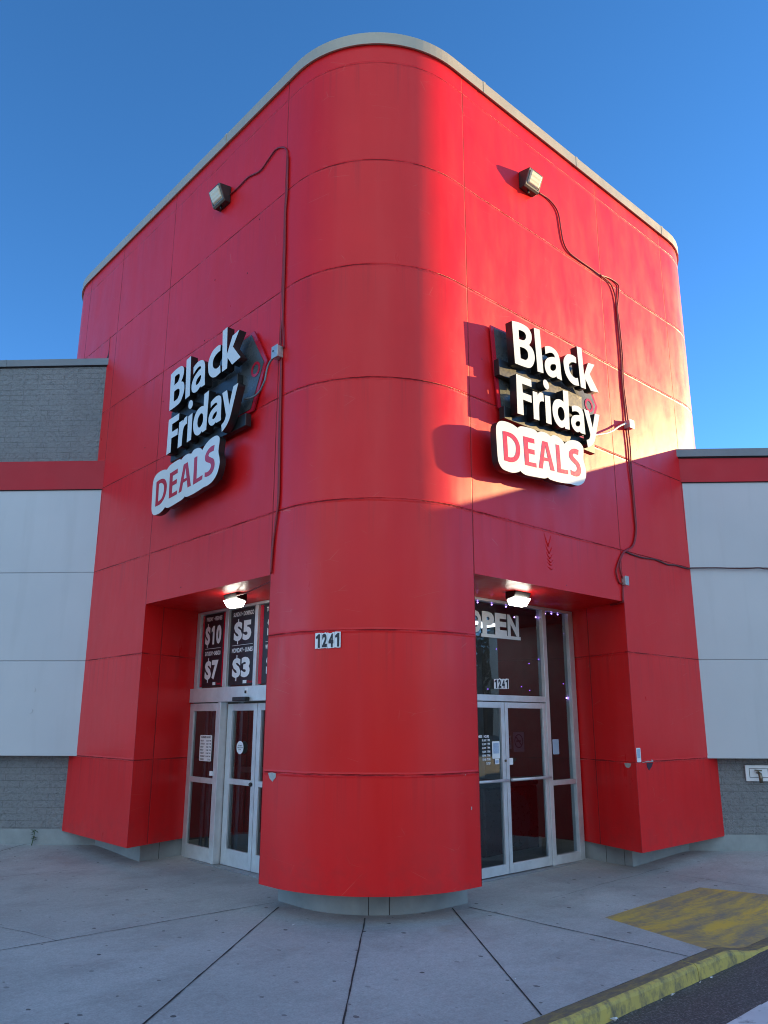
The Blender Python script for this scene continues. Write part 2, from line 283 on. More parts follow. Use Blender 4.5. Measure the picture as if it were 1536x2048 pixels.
def red_paint(name, joints=True):
    t = NT(name); p = t.pos(); uv = t.n('ShaderNodeTexCoord').outputs['UV']
    big = t.noise(p, .9, 3); streak = t.noise(t.mapping(p, (5.0, 5.0, .35)), 1.6, 5, .6); fine = t.noise(p, 55, 3)
    col = t.mix(t.mr(big, .35, .68), (.70, .0085, .0105), (.77, .0100, .0120))
    col = t.mix(t.math('MULTIPLY', t.mr(streak, .48, .78), .42), col, (.74, .026, .028))
    # small scuffs and specks in the paint
    vo = t.n('ShaderNodeTexVoronoi', _feature='DISTANCE_TO_EDGE'); t.set(vo, 'Vector', t.mapping(p, (1.3, 1.3, 4.2))); t.set(vo, 'Scale', 1.1)
    scr = t.math('MULTIPLY', t.mr(vo.outputs[0], .0, .006, 1, 0), t.mr(t.noise(p, 3.1, 2), .57, .63))
    col = t.mix(t.math('MULTIPLY', scr, .55), col, (.72, .16, .12))
    nrm = t.bump(t.noise(p, 1.3, 3), .35, .02)
    nrm = t.bump(fine, .06, .004, nrm)
    rough = t.mr(t.noise(t.mapping(p, (2.2, 2.2, .7)), 1.4, 5, .65), .3, .7, .27, .45)
    if joints:
        sp = t.n('ShaderNodeSeparateXYZ'); t.set(sp, 0, uv); u, v = sp.outputs[0], sp.outputs[1]
        # panels painted at different times: each a touch lighter or darker
        iu = None
        for k in (uL(7.0), uL(J2), uL(4.07), uL(J0), uR(J0), uR(J1), uR(J2)):
            e = t.math('GREATER_THAN', u, k); iu = e if iu is None else t.math('ADD', iu, e)
        iv = t.math('FLOOR', t.math('DIVIDE', t.math('SUBTRACT', v, 1.167), 1.2215))
        cv = t.n('ShaderNodeCombineXYZ'); t.set(cv, 0, iu); t.set(cv, 1, iv); wn_ = t.n('ShaderNodeTexWhiteNoise', _noise_dimensions='2D'); t.set(wn_, 'Vector', cv)
        col = t.mix(t.math('MULTIPLY', wn_.outputs[0], .16), col, (.52, .010, .013))
        wob = t.math('MULTIPLY', t.math('SUBTRACT', t.noise(p, 7, 2), .5), .012)
        def dist(val, ks):
            d = None; val = t.math('ADD', val, wob)
            for k in ks:
                e = t.math('ABSOLUTE', t.math('SUBTRACT', val, k)); d = e if d is None else t.math('MINIMUM', d, e)
            return d
        us = [uL(J0), uL(4.07), uL(7.0), uR(J0), uR(J1), 100.31, 200.31]
        # grime that has run down from the joints, and splashes along the foot
        frc = t.math('FRACT', t.math('DIVIDE', t.math('SUBTRACT', v, 1.167), 1.2215)); run = t.noise(t.mapping(p, (9.0, 9.0, .25)), 1.5, 4, .6)
        grime = t.math('MULTIPLY', t.math('MULTIPLY', t.mr(frc, .55, 1.0, 0, 1), t.mr(run, .52, .68)), .30)
        col = t.mix(grime, col, (.30, .012, .016))
        foot = t.math('MULTIPLY', t.math('MULTIPLY', t.mr(v, .75, .22, 0, 1), t.mr(t.noise(p, 5.5, 5, .7), .45, .68)), .35)
        col = t.mix(foot, col, (.34, .030, .030))
        dh, dv = dist(v, Z_JOINT), dist(u, us)
        dv = t.math('MINIMUM', dv, t.math('ADD', dist(u, [uL(J2), uR(J2)]), t.math('LESS_THAN', v, 4.0)))
        # the joints are caulked and painted over here and there
        brk = t.mr(t.noise(p, 2.6, 4, .7), .40, .56)
        hi = t.mr(v, 8.1, 8.4, 1.0, .45)
        mh = t.math('MULTIPLY', t.math('MULTIPLY', t.mr(dh, .003, .0085, 1, 0), t.math('ADD', t.math('MULTIPLY', brk, .75), .25)), hi)
        mv = t.math('MULTIPLY', t.mr(dv, .0045, .0095, 1, 0), t.math('ADD', t.math('MULTIPLY', brk, .3), .7))
        jm = t.math('MAXIMUM', mh, mv)
        lip = t.math('MULTIPLY', t.mr(dh, .010, .024, 1, 0), .5)
        col = t.mix(t.math('MULTIPLY', jm, .72), col, (.085, .004, .006))
        hgt = t.math('SUBTRACT', t.math('MULTIPLY', lip, t.noise(p, 18, 4)), t.math('MAXIMUM', mh, t.math('MULTIPLY', mv, .35)))
        nrm = t.bump(hgt, .8, .012, nrm)
        rough = t.math('MAXIMUM', rough, t.math('MULTIPLY', jm, .8))
    return t.fin(Base__Color=col, Roughness=rough, Specular__IOR__Level=.34, Normal=nrm)
M_RED = red_paint('red_wall_paint'); M_REDP = red_paint('red_paint_plain', False)
M_BAND = plain('faded_red_band', (.46, .015, .026), .5, spec=.3, var=.08, scale=1.5)
def concrete():
    t = NT('sidewalk_concrete'); p = t.pos()
    a = t.noise(p, .55, 5, .6); b = t.noise(p, 3.5, 6, .65); f = t.noise(p, 70, 4, .7); sm = t.noise(t.mapping(p, (1.0, 1.7, 1)), 1.3, 6, .65)
    col = t.mix(t.mr(a, .32, .70), (.355, .375, .36), (.50, .525, .51))
    col = t.mix(t.math('MULTIPLY', t.mr(sm, .48, .70), .50), col, (.22, .22, .21))
    col = t.mix(t.math('MULTIPLY', t.mr(b, .45, .75), .35), col, (.49, .47, .43))
    col = t.mix(t.math('MULTIPLY', t.mr(f, .38, .62), .42), col, (.22, .205, .18))
    mid = t.noise(p, 22, 5, .75); col = t.mix(t.math('MULTIPLY', t.mr(mid, .50, .66), .38), col, (.25, .25, .235)); col = t.mix(t.math('MULTIPLY', t.mr(mid, .46, .32), .30), col, (.60, .60, .58))
    blot = t.noise(p, 1.7, 7, .7); col = t.mix(t.math('MULTIPLY', t.mr(blot, .54, .70), .40), col, (.22, .22, .21))
    for cx, cy, rr in ((.05, 5.2, .9), (.55, 3.2, 1.1), (3.6, .35, 1.2), (.35, .45, .55)):
        ds = t.n('ShaderNodeVectorMath', _operation='DISTANCE'); t.set(ds, 0, p); ds.inputs[1].default_value = (cx, cy, 0)
        k_ = t.math('MULTIPLY', t.mr(t.math('ADD', ds.outputs['Value'], t.math('MULTIPLY', t.math('SUBTRACT', t.noise(p, 2.4, 5, .65), .5), 1.5)), rr, rr * .25), .42)
        col = t.mix(k_, col, (.17, .17, .165))
    rust = t.math('MULTIPLY', t.mr(t.noise(p, 1.9, 3), .64, .74), .35)
    col = t.mix(rust, col, (.34, .25, .17))
    # dark gum spots
    vo = t.n('ShaderNodeTexVoronoi', _feature='F1', _voronoi_dimensions='2D'); t.set(vo, 'Vector', t.mapping(p, (1, .75, 1))); t.set(vo, 'Scale', 3.6); t.set(vo, 'Randomness', 1.0)
    cs = t.n('ShaderNodeSeparateColor'); t.set(cs, 0, vo.outputs['Color'])
    d = t.math('ADD', vo.outputs['Distance'], t.math('MULTIPLY', t.math('SUBTRACT', t.noise(p, 60, 2), .5), .05))
    r = t.mr(cs.outputs[1], 0, 1, .018, .062)
    gum = t.math('MULTIPLY', t.math('LESS_THAN', d, r), t.math('GREATER_THAN', cs.outputs[0], .28))
    gum = t.math('MULTIPLY', gum, t.mr(cs.outputs[2], 0, 1, .25, .9))
    col = t.mix(gum, col, (.035, .034, .034))
    # damp dirt that collects along the foot of the tower
    nrm = t.bump(f, .35, .004); nrm = t.bump(b, .2, .01, nrm)
    return t.fin(Base__Color=col, Roughness=t.mr(b, .3, .7, .62, .85), Normal=nrm)
M_CONC = concrete()
def asphalt():
    t = NT('asphalt'); p = t.pos(); f = t.noise(p, 62, 4, .8); a = t.noise(p, .8, 5)
    vo = t.n('ShaderNodeTexVoronoi'); t.set(vo, 'Vector', p); t.set(vo, 'Scale', 90.0)
    col = t.mix(t.mr(a, .3, .7), (.042, .043, .042), (.075, .074, .070))
    col = t.mix(t.math('MULTIPLY', t.mr(f, .50, .64), .8), col, (.24, .24, .23))
    col = t.mix(t.math('MULTIPLY', t.mr(t.noise(t.mapping(p, (.6, 5, 1)), 2.2, 5, .7), .60, .72), .45), col, (.20, .20, .20))
    return t.fin(Base__Color=col, Roughness=t.mr(a, .3, .7, .55, .8), Normal=t.bump(vo.outputs[0], .6, .006))
M_ASPH = asphalt()
M_LOT = plain('pale_bounce_lot', (.16, .155, .145), .85, var=.2, scale=1.2)  # paler than the road so the unseen lot bounces sun
def worn_paint(name, paint, paint2, under, sc, lo, hi, stretch=(1, 1, 1), bumps=.3):
    t = NT(name); p = t.pos()
    n1 = t.noise(t.mapping(p, stretch), sc, 7, .68); n2 = t.noise(p, 26, 4, .7); n3 = t.noise(t.mapping(p, stretch), sc * .45, 3)
    k = t.mr(t.math('ADD', t.math('MULTIPLY', n1, .75), t.math('MULTIPLY', n2, .25)), lo, hi)
    pc = t.mix(t.mr(n3, .35, .65), paint, paint2)
    return t.fin(Base__Color=t.mix(k, under, pc), Roughness=.7, Normal=t.bump(n2, bumps, .006))
M_RAMP = worn_paint('worn_yellow_ramp', (.62, .41, .06), (.46, .33, .09), (.225, .195, .14), 2.1, .40, .58, (.75, 3.4, 1))
M_KERBF = worn_paint('yellow_kerb_face', (.56, .43, .10), (.50, .385, .10), (.15, .13, .085), 3.6, .38, .54, (2.6, 2.6, 1.4))
M_KERBT = worn_paint('worn_kerb_top', (.34, .26, .07), (.26, .205, .085), (.135, .12, .085), 4.5, .44, .66, (1.6, 5.0, 1))
M_MARK = worn_paint('white_marking', (.62, .63, .64), (.50, .51, .52), (.10, .10, .10), 5.0, .30, .46)
def blocks():
    t = NT('split_face_block'); p = t.pos(); ob = t.n('ShaderNodeTexCoord').outputs['UV']
    bk = t.n('ShaderNodeTexBrick'); t.set(bk, 'Vector', ob); t.set(bk, 'Scale', 1.0); t.set(bk, 'Mortar Size', .0045); t.set(bk, 'Mortar Smooth', .2); t.set(bk, 'Bias', 0.0)
    t.set(bk, 'Brick Width', .405); t.set(bk, 'Row Height', .0838)
    n1 = t.noise(p, 21, 6, .66); n2 = t.noise(p, 52, 4, .6); n3 = t.noise(p, .9, 3)
    gate = t.mr(t.noise(p, 4.0, 3), .38, .60)
    mort = t.math('MULTIPLY', bk.outputs['Fac'], t.math('ADD', t.math('MULTIPLY', gate, .7), .3))
    col = t.mix(t.mr(n3, .3, .7), (.28, .30, .305), (.345, .365, .37))
    col = t.mix(t.math('MULTIPLY', mort, .45), col, (.085, .09, .09))
    col = t.mix(t.math('MULTIPLY', t.mr(n1, .52, .34), .35), col, (.15, .155, .155))
    h = t.math('ADD', t.math('MULTIPLY', n1, 1.0), t.math('MULTIPLY', n2, .35))
    nrm = t.bump(h, 1.0, .075); nrm = t.bump(t.math('SUBTRACT', 1.0, mort), .7, .012, nrm)
    return t.fin(Base__Color=col, Roughness=.8, Specular__IOR__Level=.25, Normal=nrm)
M_BLOCK = blocks()
def grey_panel():
    t = NT('pale_grey_panel'); p = t.pos(); uv = t.n('ShaderNodeTexCoord').outputs['UV']
    sp = t.n('ShaderNodeSeparateXYZ'); t.set(sp, 0, uv); v = sp.outputs[1]
    d = None
    for k in (2.401, 3.616):
        e = t.math('ABSOLUTE', t.math('SUBTRACT', v, k)); d = e if d is None else t.math('MINIMUM', d, e)
    jm = t.mr(d, .003, .008, 1, 0); big = t.noise(p, .7, 4); st = t.noise(t.mapping(p, (4, 4, .4)), 1.3, 4)
    col = t.mix(t.mr(big, .3, .7), (.47, .51, .535), (.53, .565, .585))
    col = t.mix(t.math('MULTIPLY', t.mr(st, .52, .75), .32), col, (.40, .43, .44))
    col = t.mix(t.math('MULTIPLY', jm, .55), col, (.14, .15, .16))
    nrm = t.bump(t.noise(p, 1.1, 2), .25, .02); nrm = t.bump(t.math('MULTIPLY', jm, -1.0), .6, .01, nrm)
    return t.fin(Base__Color=col, Roughness=.48, Specular__IOR__Level=.4, Normal=nrm)
M_PANEL = grey_panel()
M_PLINTH = plain('painted_concrete_base', (.265, .30, .30), .8, var=.16, scale=4)
M_COPING = plain('tan_metal_coping', (.42, .37, .285), .42, metal=.15, var=.06, scale=2)
M_COPW = plain('grey_metal_coping', (.16, .18, .195), .45, metal=.3, var=.08, scale=2)
M_ROOF = plain('roof_membrane', (.35, .35, .34), .85)
M_ALU = plain('anodised_aluminium', (.60, .63, .64), .36, metal=.35, var=.10, scale=7)
M_ALUD = plain('dull_aluminium', (.30, .31, .315), .42, metal=.6, var=.14, scale=7)
M_BLACK = plain('black_enamel', (.012, .012, .013), .38, var=.2)
M_BLKM = plain('black_plastic', (.018, .018, .019), .55, var=.2)
M_WHITE = plain('white_acrylic', (.68, .69, .66), .2, spec=.45, var=.04, scale=3)
M_STICK = plain('white_vinyl', (.74, .77, .78), .5, var=.03)
M_INK = plain('dark_print', (.018, .022, .032), .5, var=.1)
M_SIGNRED = plain('red_vinyl', (.50, .016, .038), .2, spec=.45, var=.06)
M_TAG = plain('dark_grey_sign_panel', (.075, .082, .082), .28, var=.06, scale=3)
M_CABLE = plain('painted_cable', (.24, .007, .010), .45, var=.15)
M_CONDUIT = plain('grey_flex_conduit', (.16, .17, .175), .4, metal=.3)
M_FEEDW = plain('white_flex_cable', (.62, .60, .56), .4)
M_JBOX = plain('galvanised_box', (.42, .43, .42), .42, metal=.5, var=.12, scale=30)
M_JBOXD = plain('painted_box', (.15, .03, .025), .5)
M_BRONZE = plain('bronze_lamp_housing', (.020, .018, .017), .42, var=.2)
M_TAN = plain('tan_lamp_housing', (.13, .11, .08), .45, var=.1)
M_CHIP = plain('bare_concrete_chip', (.40, .40, .38), .8, var=.15, scale=40)
M_CHIPD = plain('dark_paint_chip', (.045, .018, .035), .7, var=.2, scale=40)
M_JOINT = plain('dark_joint', (.028, .027, .026), .9, var=.3, scale=20)
M_POST = plain('inner_post_grey', (.14, .14, .145), .5, metal=.3)
M_DARK = plain('dark_void', (.006, .006, .007), .8)
M_FLOORI = plain('interior_floor', (.09, .09, .095), .35, var=.2)
M_WALLI = plain('interior_dark_wall', (.075, .078, .088), .7, var=.25, scale=1.5)
M_CEILI = plain('interior_ceiling', (.12, .105, .135), .8)
M_MACH = plain('maroon_machine', (.05, .006, .012), .3)
M_BANNER = plain('black_banner', (.014, .014, .019), .42, var=.1)
M_GREEN = plain('weed_leaf', (.035, .085, .02), .6, var=.3, scale=40)
M_LITTER = plain('white_paper', (.72, .74, .76), .7, var=.1)
M_BRASS = plain('tarnished_brass', (.20, .17, .12), .35, metal=.8, var=.2, scale=30)
def lens_mat():
    t = NT('prismatic_lens'); p = t.obj(); wv = t.n('ShaderNodeTexWave', _bands_direction='Z'); t.set(wv, 'Vector', p); t.set(wv, 'Scale', 7.0)
    return t.fin(Base__Color=(.70, .63, .46), Roughness=.35, Specular__IOR__Level=.4, Normal=t.bump(wv.outputs[0], .35, .006))
M_LENS = lens_mat()
def emit(name, col, st):
    t = NT(name); e = t.n('ShaderNodeEmission'); t.set(e, 0, (*col, 1)); t.set(e, 1, st); t.t.links.new(e.outputs[0], t.out.inputs[0]); return t.m
M_LIT = emit('lit_lens', (1.0, .96, .84), 5.0)
M_BULB = emit('purple_bulb', (.50, .25, 1.0), 5.0)
M_GLOWI = emit('lobby_lamp_and_fill', (.95, .97, 1.0), 1.5)
M_BULBD = emit('dim_purple_bulb', (.30, .10, .95), 1.6)
def glass(name, tint):
    t = NT(name); t.t.nodes.remove(t.b)
    tr = t.n('ShaderNodeBsdfTransparent'); t.set(tr, 0, (*tint, 1)); gl = t.n('ShaderNodeBsdfGlossy'); t.set(gl, 0, (.95, 1.0, .98, 1)); t.set(gl, 'Roughness', .012)
    fr = t.n('ShaderNodeFresnel'); t.set(fr, 0, 1.52); k = t.math('MULTIPLY', fr, 1.6, True)
    t.set(gl, 'Normal', t.bump(t.noise(t.pos(), 1.6, 2), .10, .008))
    mx = t.n('ShaderNodeMixShader'); t.set(mx, 0, k); t.set(mx, 1, tr); t.set(mx, 2, gl); t.t.links.new(mx.outputs[0], t.out.inputs[0]); return t.m
M_GLASS = glass('door_glass', (.55, .60, .62))
def leaf_mat():
    t = NT('tree_leaf'); oi = t.n('ShaderNodeNewGeometry').outputs['Random Per Island']
    return t.fin(Base__Color=t.mix(oi, (.018, .035, .010), (.055, .085, .022)), Roughness=.6)
M_LEAF = leaf_mat(); M_BARK = plain('bark', (.06, .045, .035), .9, var=.3)
# ------------------------------------------------------------------ ground
ROAD = -.10
MB().face([(-700,-700,ROAD),(700,-700,ROAD),(700,700,ROAD),(-700,700,ROAD)]).build('road', M_ASPH, kind='structure')
MB().face([(-400,-400,ROAD+.004),(400,-400,ROAD+.004),(400,-9,ROAD+.004),(-400,-9,ROAD+.004)]).build('parking_lot', M_LOT, kind='structure')  # unseen lot sheets added to bounce sunlight onto the shaded walls
MB().face([(-400,-9,ROAD+.004),(-11,-9,ROAD+.004),(-11,400,ROAD+.004),(-400,400,ROAD+.004)]).build('parking_lot', M_LOT, kind='structure')
mk = MB(); 
for i in range(60):
    x0 = -6 + i * .3; mk.face([(x0,-3.05+random.uniform(-.006,.006),ROAD+.004),(x0+.3,-3.05,ROAD+.004),(x0+.3,-2.445+random.uniform(-.008,.008),ROAD+.004),(x0,-2.445,ROAD+.004)])
mk.build('lane_marking', M_MARK, kind='structure')
KI, KO = -1.826, -1.955
def sstep(t): t = max(0, min(1, t)); return t*t*(3-2*t)
def pave_z(x, y): return .045 * sstep((x + y - 4.6) / 1.4)
def kerb_z(x): return -.088 * (sstep((x - 1.80) / .62) - sstep((x - 3.55) / .6))
def add_pavement():
    bm = bmesh.new()
    out = [(-9,KI),(1.781,KI),(2.056,-.79),(3.85,-.73),(4.15,KI),(4.4,KI),(22.4,KI-18.0),(24.9,-16.8),(5.5,2.6),(1,7),(-6.5,14.5),(-9,12)]
    bm.faces.new([bm.verts.new((x, y, 0)) for x, y in out])
    for k in range(-9, 25): 
        g = bm.verts[:] + bm.edges[:] + bm.faces[:]
        bmesh.ops.bisect_plane(bm, geom=g, plane_co=(k + .001, 0, 0), plane_no=(1, 0, 0))
    for k in range(0, 60):
        g = bm.verts[:] + bm.edges[:] + bm.faces[:]
        bmesh.ops.bisect_plane(bm, geom=g, plane_co=((-9 + k * .4), 0, 0), plane_no=(1, 1, 0))
    for v in bm.verts: v.co.z = pave_z(v.co.x, v.co.y)
    bmesh.ops.triangulate(bm, faces=bm.faces[:])
    for f in bm.faces:
        if f.normal.z < 0: f.normal_flip()
    me = bpy.data.meshes.new('sidewalk'); bm.to_mesh(me); bm.free(); me.materials.append(M_CONC)
    return link('sidewalk', me, kind='structure')
walk = add_pavement()
def joint(name, a, b, w=.012, wob=.006, parent=None, z=.004):
    a, b = Vector(a), Vector(b); n = max(2, int((b - a).length / .12)); d = (b - a).normalized(); s = Vector((-d.y, d.x)); mb = MB(); pr = None; off = 0
    for i in range(n + 1):
        off = off * .7 + random.uniform(-wob, wob); q = a + (b - a) * (i / n) + s * off; ww = w * random.uniform(.55, 1.2) / 2
        cur = (Vector((*(q - s * ww), pave_z(*(q - s*ww)) + z)), Vector((*(q + s * ww), pave_z(*(q + s*ww)) + z)))
        if pr: mb.face([pr[0], cur[0], cur[1], pr[1]])
        pr = cur
    return mb.build(name, M_JOINT, parent)
for a, b, ww, wb in (((.21,1.37),(-2.6,-1.0),.013,.002),((.52,.55),(-1.75,KI),.011,.002),((1.33,.30),(-.21,KI),.012,.001),((1.47,.23),(1.50,KI),.010,.006),
                   ((.28,1.55),(-4.0,1.61),.008,.006),((-1.2,4.481),(-.30,4.40),.006,.008),((-1.2,4.481),(-3.4,4.75),.006,.008),((-.10,6.50),(-.95,5.95),.010,.003),
                   ((-1.664,1.575),(-1.95,2.60),.004,.014),((4.29,-.06),(4.27,-1.2),.006,.005),((2.3,-.05),(4.6,.06),.004,.012)):
    joint('expansion_joint', a, b, ww, wb, walk)
def add_ramp():
    mb = MB(); nu, nv = 26, 12; P = []
    for i in range(nu + 1):
        u = i / nu; b = Vector((2.056 + (3.85 - 2.056) * u, -.79 + .06 * u)); f = Vector((1.781 + (4.15 - 1.781) * u, KI))
        for j in range(nv + 1):
            v = j / nv; q = b + (f - b) * v; P.append((q.x, q.y, kerb_z(1.80 + (f.x - 1.781)) * v ** 1.2))
    for i in range(nu):
        for j in range(nv):
            a = i * (nv + 1) + j; mb.face([P[a], P[a + 1], P[a + nv + 2], P[a + nv + 1]], smooth=True)
    return mb.build('curb_ramp', M_RAMP, kind='structure')
add_ramp()
def add_kerb():
    mb = MB()
    def run(path, hz, n):
        pr = None
        for i in range(n + 1):
            t = i / n; q, s = path(t); s = Vector(s)
            z = hz(t) + random.uniform(-.002, .002); j = random.uniform(-.003, .003); w = KI - KO
            prof = [(-.004, z), (-(w - .03), z - .001), (-(w - .008) + j, z - .009), (-w + j, z - .028), (-w - .008 + j, ROAD - .02)]
            cur = [Vector((q[0], q[1], 0)) + s * p[0] + Vector((0, 0, p[1])) for p in prof]
            if pr:
                for k in range(4): mb.face([pr[k], pr[k+1], cur[k+1], cur[k]], 0 if k < 1 else 1, smooth=k in (1, 2))
            else: e0 = cur
            pr = cur
        mb.face([e0[0], e0[1], e0[2], e0[3], e0[4], e0[0] + Vector((0,0,-.15))], 1); mb.face([pr[0] + Vector((0,0,-.15)), pr[4], pr[3], pr[2], pr[1], pr[0]], 1)
    for x0, x1 in ((-9.0, -4.75), (-4.742, -1.70), (-1.692, 1.366), (1.376, 4.42)):
        run(lambda t: ((x0 + (x1 - x0) * t, KI), (0, 1, 0)), lambda t: kerb_z(x0 + (x1 - x0) * t), 28)
    run(lambda t: ((4.42 + 18 * t, KI - 18 * t), (.7071, .7071, 0)), lambda t: 0, 10)
    return mb.build('kerb', [M_KERBT, M_KERBF], kind='structure')
add_kerb()
# ------------------------------------------------------------------ tower
tower = thing('corner_tower', (0, 0, 0), 'tall red metal-panel store tower with a rounded front corner and an entrance on each side', 'building')
def footprint():
    """points round the tower (x, y, arc length) from the back left to the back right"""
    P = [(5.6, YE), (R_, YE)]
    for i in range(1, 13): a = rad(90 + 90 * i / 12); P.append((R_ + R_*math.cos(a), YE - R_ + R_*math.sin(a)))
    P += [(0, J2), (0, 4.07), (0, J0)]
    for i in range(0, 25): a = rad(180 + 90 * i / 24); P.append((R_ + R_*math.cos(a), R_ + R_*math.sin(a)))
    P += [(J0, 0), (J1, 0), (J2, 0)]
    for i in range(0, 13): a = rad(270 + 90 * i / 12); P.append((XE - R_ + R_*math.cos(a), R_ + R_*math.sin(a)))
    P += [(XE, YE)]
    u = [0]
    for a, b in zip(P, P[1:]): u.append(u[-1] + math.hypot(b[0] - a[0], b[1] - a[1]))
    i0 = P.index((0, J0)); sh = uL(J0) - u[i0]
    return [(p[0], p[1], q + sh) for p, q in zip(P, u)]
FP = footprint()
def offset_path(P, d):
    out = []
    for i in range(len(P)):
        a = Vector(P[max(i-1, 0)][:2]); b = Vector(P[min(i+1, len(P)-1)][:2]); t = (b - a).normalized(); out.append((P[i][0] + t.y * -d * -1 * -1, P[i][1] + t.x * d * -1 * -1 * -1) if False else (P[i][0] + t.y * d, P[i][1] - t.x * d))
    return out
wall = MB()
ZS = [ZB, SOF, ZC]
idx = {}
for k in range(len(FP) - 1):
    a, b = FP[k], FP[k + 1]
    for z0, z1 in zip(ZS, ZS[1:]):
        if z1 <= SOF + .01:
            if a[0] == 0 and b[0] == 0 and abs(a[1] - 4.07) < .01: continue
            if a[1] == 0 and b[1] == 0 and abs(b[0] - J1) < .01: continue
        wall.face([(a[0], a[1], z0), (b[0], b[1], z0), (b[0], b[1], z1), (a[0], a[1], z1)], 0, [(a[2], z0), (b[2], z0), (b[2], z1), (a[2], z1)], True)
wall_o = wall.build('wall', M_RED, tower)
bm = bmesh.new(); bm.from_mesh(wall_o.data); bmesh.ops.remove_doubles(bm, verts=bm.verts, dist=.0005); bm.to_mesh(wall_o.data); bm.free()
# roof, coping
MB().face([(p[0], p[1], 8.60) for p in FP]).build('roof', M_ROOF, tower)
cp = MB(); i_ = offset_path(FP, .004); o_ = offset_path(FP, .030); b_ = offset_path(FP, -.22)
for k in range(len(FP) - 1):
    def q(path, kk, z): return (path[kk][0], path[kk][1], z)
    cp.face([q(o_,k,8.718), q(o_,k+1,8.718), q(o_,k+1,8.862), q(o_,k,8.862)], 0, smooth=True)
    cp.face([q(o_,k,8.862), q(o_,k+1,8.862), q(b_,k+1,8.845), q(b_,k,8.845)], 0)
    cp.face([q(i_,k,8.724), q(i_,k+1,8.724), q(o_,k+1,8.718), q(o_,k,8.718)], 0)
    cp.face([q(b_,k,8.62), q(b_,k,8.845), q(b_,k+1,8.845), q(b_,k+1,8.62)], 0)
cp_o = cp.build('coping', [M_COPING, M_DARK], tower)
def strap(pos, n, t):          # standing laps between lengths of coping
    n, t = Vector(n), Vector(t); p = Vector((*pos, 0))
    MB().obox(p, t, (0,0,1), n, (-.022, 8.712, .0302), (.022, 8.868, .0342)).build('coping_lap', M_COPING, cp_o)
for x in (1.76, 3.62, 5.83): strap((x, 0), (0,-1,0), (1,0,0))
for y in (2.75, 4.85): strap((0, y), (-1,0,0), (0,-1,0))
# entrances: splayed jambs, soffits
def jamb(a, b, u0):
    jb = MB()
    L = math.hypot(b[0]-a[0], b[1]-a[1])
    jb.face([(*a, ZB), (*b, ZB), (*b, SOF), (*a, SOF)], 0, [(u0, ZB), (u0 + L, ZB), (u0 + L, SOF), (u0, SOF)]); jb.build('jamb', M_RED, tower)
jamb((0, 4.07), (DL, 4.385), 100); jamb((DL + .02, J0 + .02), (0, J0), 300)
jamb((4.36, DR), (J1, 0), 200 - .31*0); jamb((J0, 0), (J0 + .02, DR + .02), 400)
MB().face([(0, J0, SOF), (DL+.1, J0, SOF), (DL+.1, 4.42, SOF), (0, 4.07, SOF)]).build('soffit', M_REDP, tower)
MB().face([(J0, 0, SOF), (J1, 0, SOF), (4.40, DR+.1, SOF), (J0, DR+.1, SOF)]).build('soffit', M_REDP, tower)
# undersides of the cladding and the recessed painted base
un = MB(); RP = .865
arc_o = [(R_ + R_*math.cos(rad(a)), R_ + R_*math.sin(rad(a))) for a in range(180, 271, 5)]
arc_i = [(R_ + RP*math.cos(rad(a)), R_ + RP*math.sin(rad(a))) for a in range(180, 271, 5)]
po = [(0, J0)] + arc_o + [(J0, 0)]; pi_ = [(R_ - RP, J0 + .3)] + arc_i + [(J0 + .3, R_ - RP)]
for k in range(len(po) - 1): un.face([(*po[k], ZB), (*pi_[k], ZB), (*pi_[k+1], ZB), (*po[k+1], ZB)])
un.face([(*po[0], ZB), (DL, J0, ZB), (DL, J0 + .3, ZB), (*pi_[0], ZB)]); un.face([(*po[-1], ZB), (*pi_[-1], ZB), (J0 + .3, DR, ZB), (J0, DR, ZB)])
un.build('cladding_underside', M_REDP, tower); un = MB()
PRT = .32
un.face([(J1, 0, ZB), (4.36, PRT, ZB), (5.9, PRT, ZB), (6.2, 0, ZB)]); un.face([(J1, 0, ZB), (4.36, DR, ZB), (4.375, DR, ZB), (4.375, PRT, ZB)])
un.build('cladding_underside', M_REDP, tower); un = MB()
un.face([(0, 4.07, ZB), (0, 6.2, ZB), (PRT, 5.9, ZB), (PRT, 4.39, ZB)]); un.face([(0, 4.07, ZB), (PRT, 4.40, ZB), (DL, 4.40, ZB), (DL, 4.385, ZB)])
un.build('cladding_underside', M_REDP, tower)
pl = MB(); pc = [(DL, J0 + .2), (R_ - RP, J0 + .2)] + arc_i + [(J0 + .2, R_ - RP), (J0 + .2, DR)]
for a, b in zip(pc, pc[1:]): pl.face([(*a, -.03), (*b, -.03), (*b, ZB + .002), (*a, ZB + .002)], smooth=True)
pl.build('plinth', M_PLINTH, tower)
pl = MB()
for a, b in zip([(4.372, DR), (4.372, PRT), (5.95, PRT)], [(4.372, PRT), (5.95, PRT)]): pl.face([(*a, -.03), (*b, -.03), (*b, ZB + .002), (*a, ZB + .002)])
pl.build('plinth', M_PLINTH, tower)
pl = MB()
for a, b in zip([(PRT, 5.95), (PRT, 4.395)], [(PRT, 4.395), (DL, 4.395)]): pl.face([(*a, -.03), (*b, -.03), (*b, ZB + .002), (*a, ZB + .002)])
pl.build('plinth', M_PLINTH, tower)
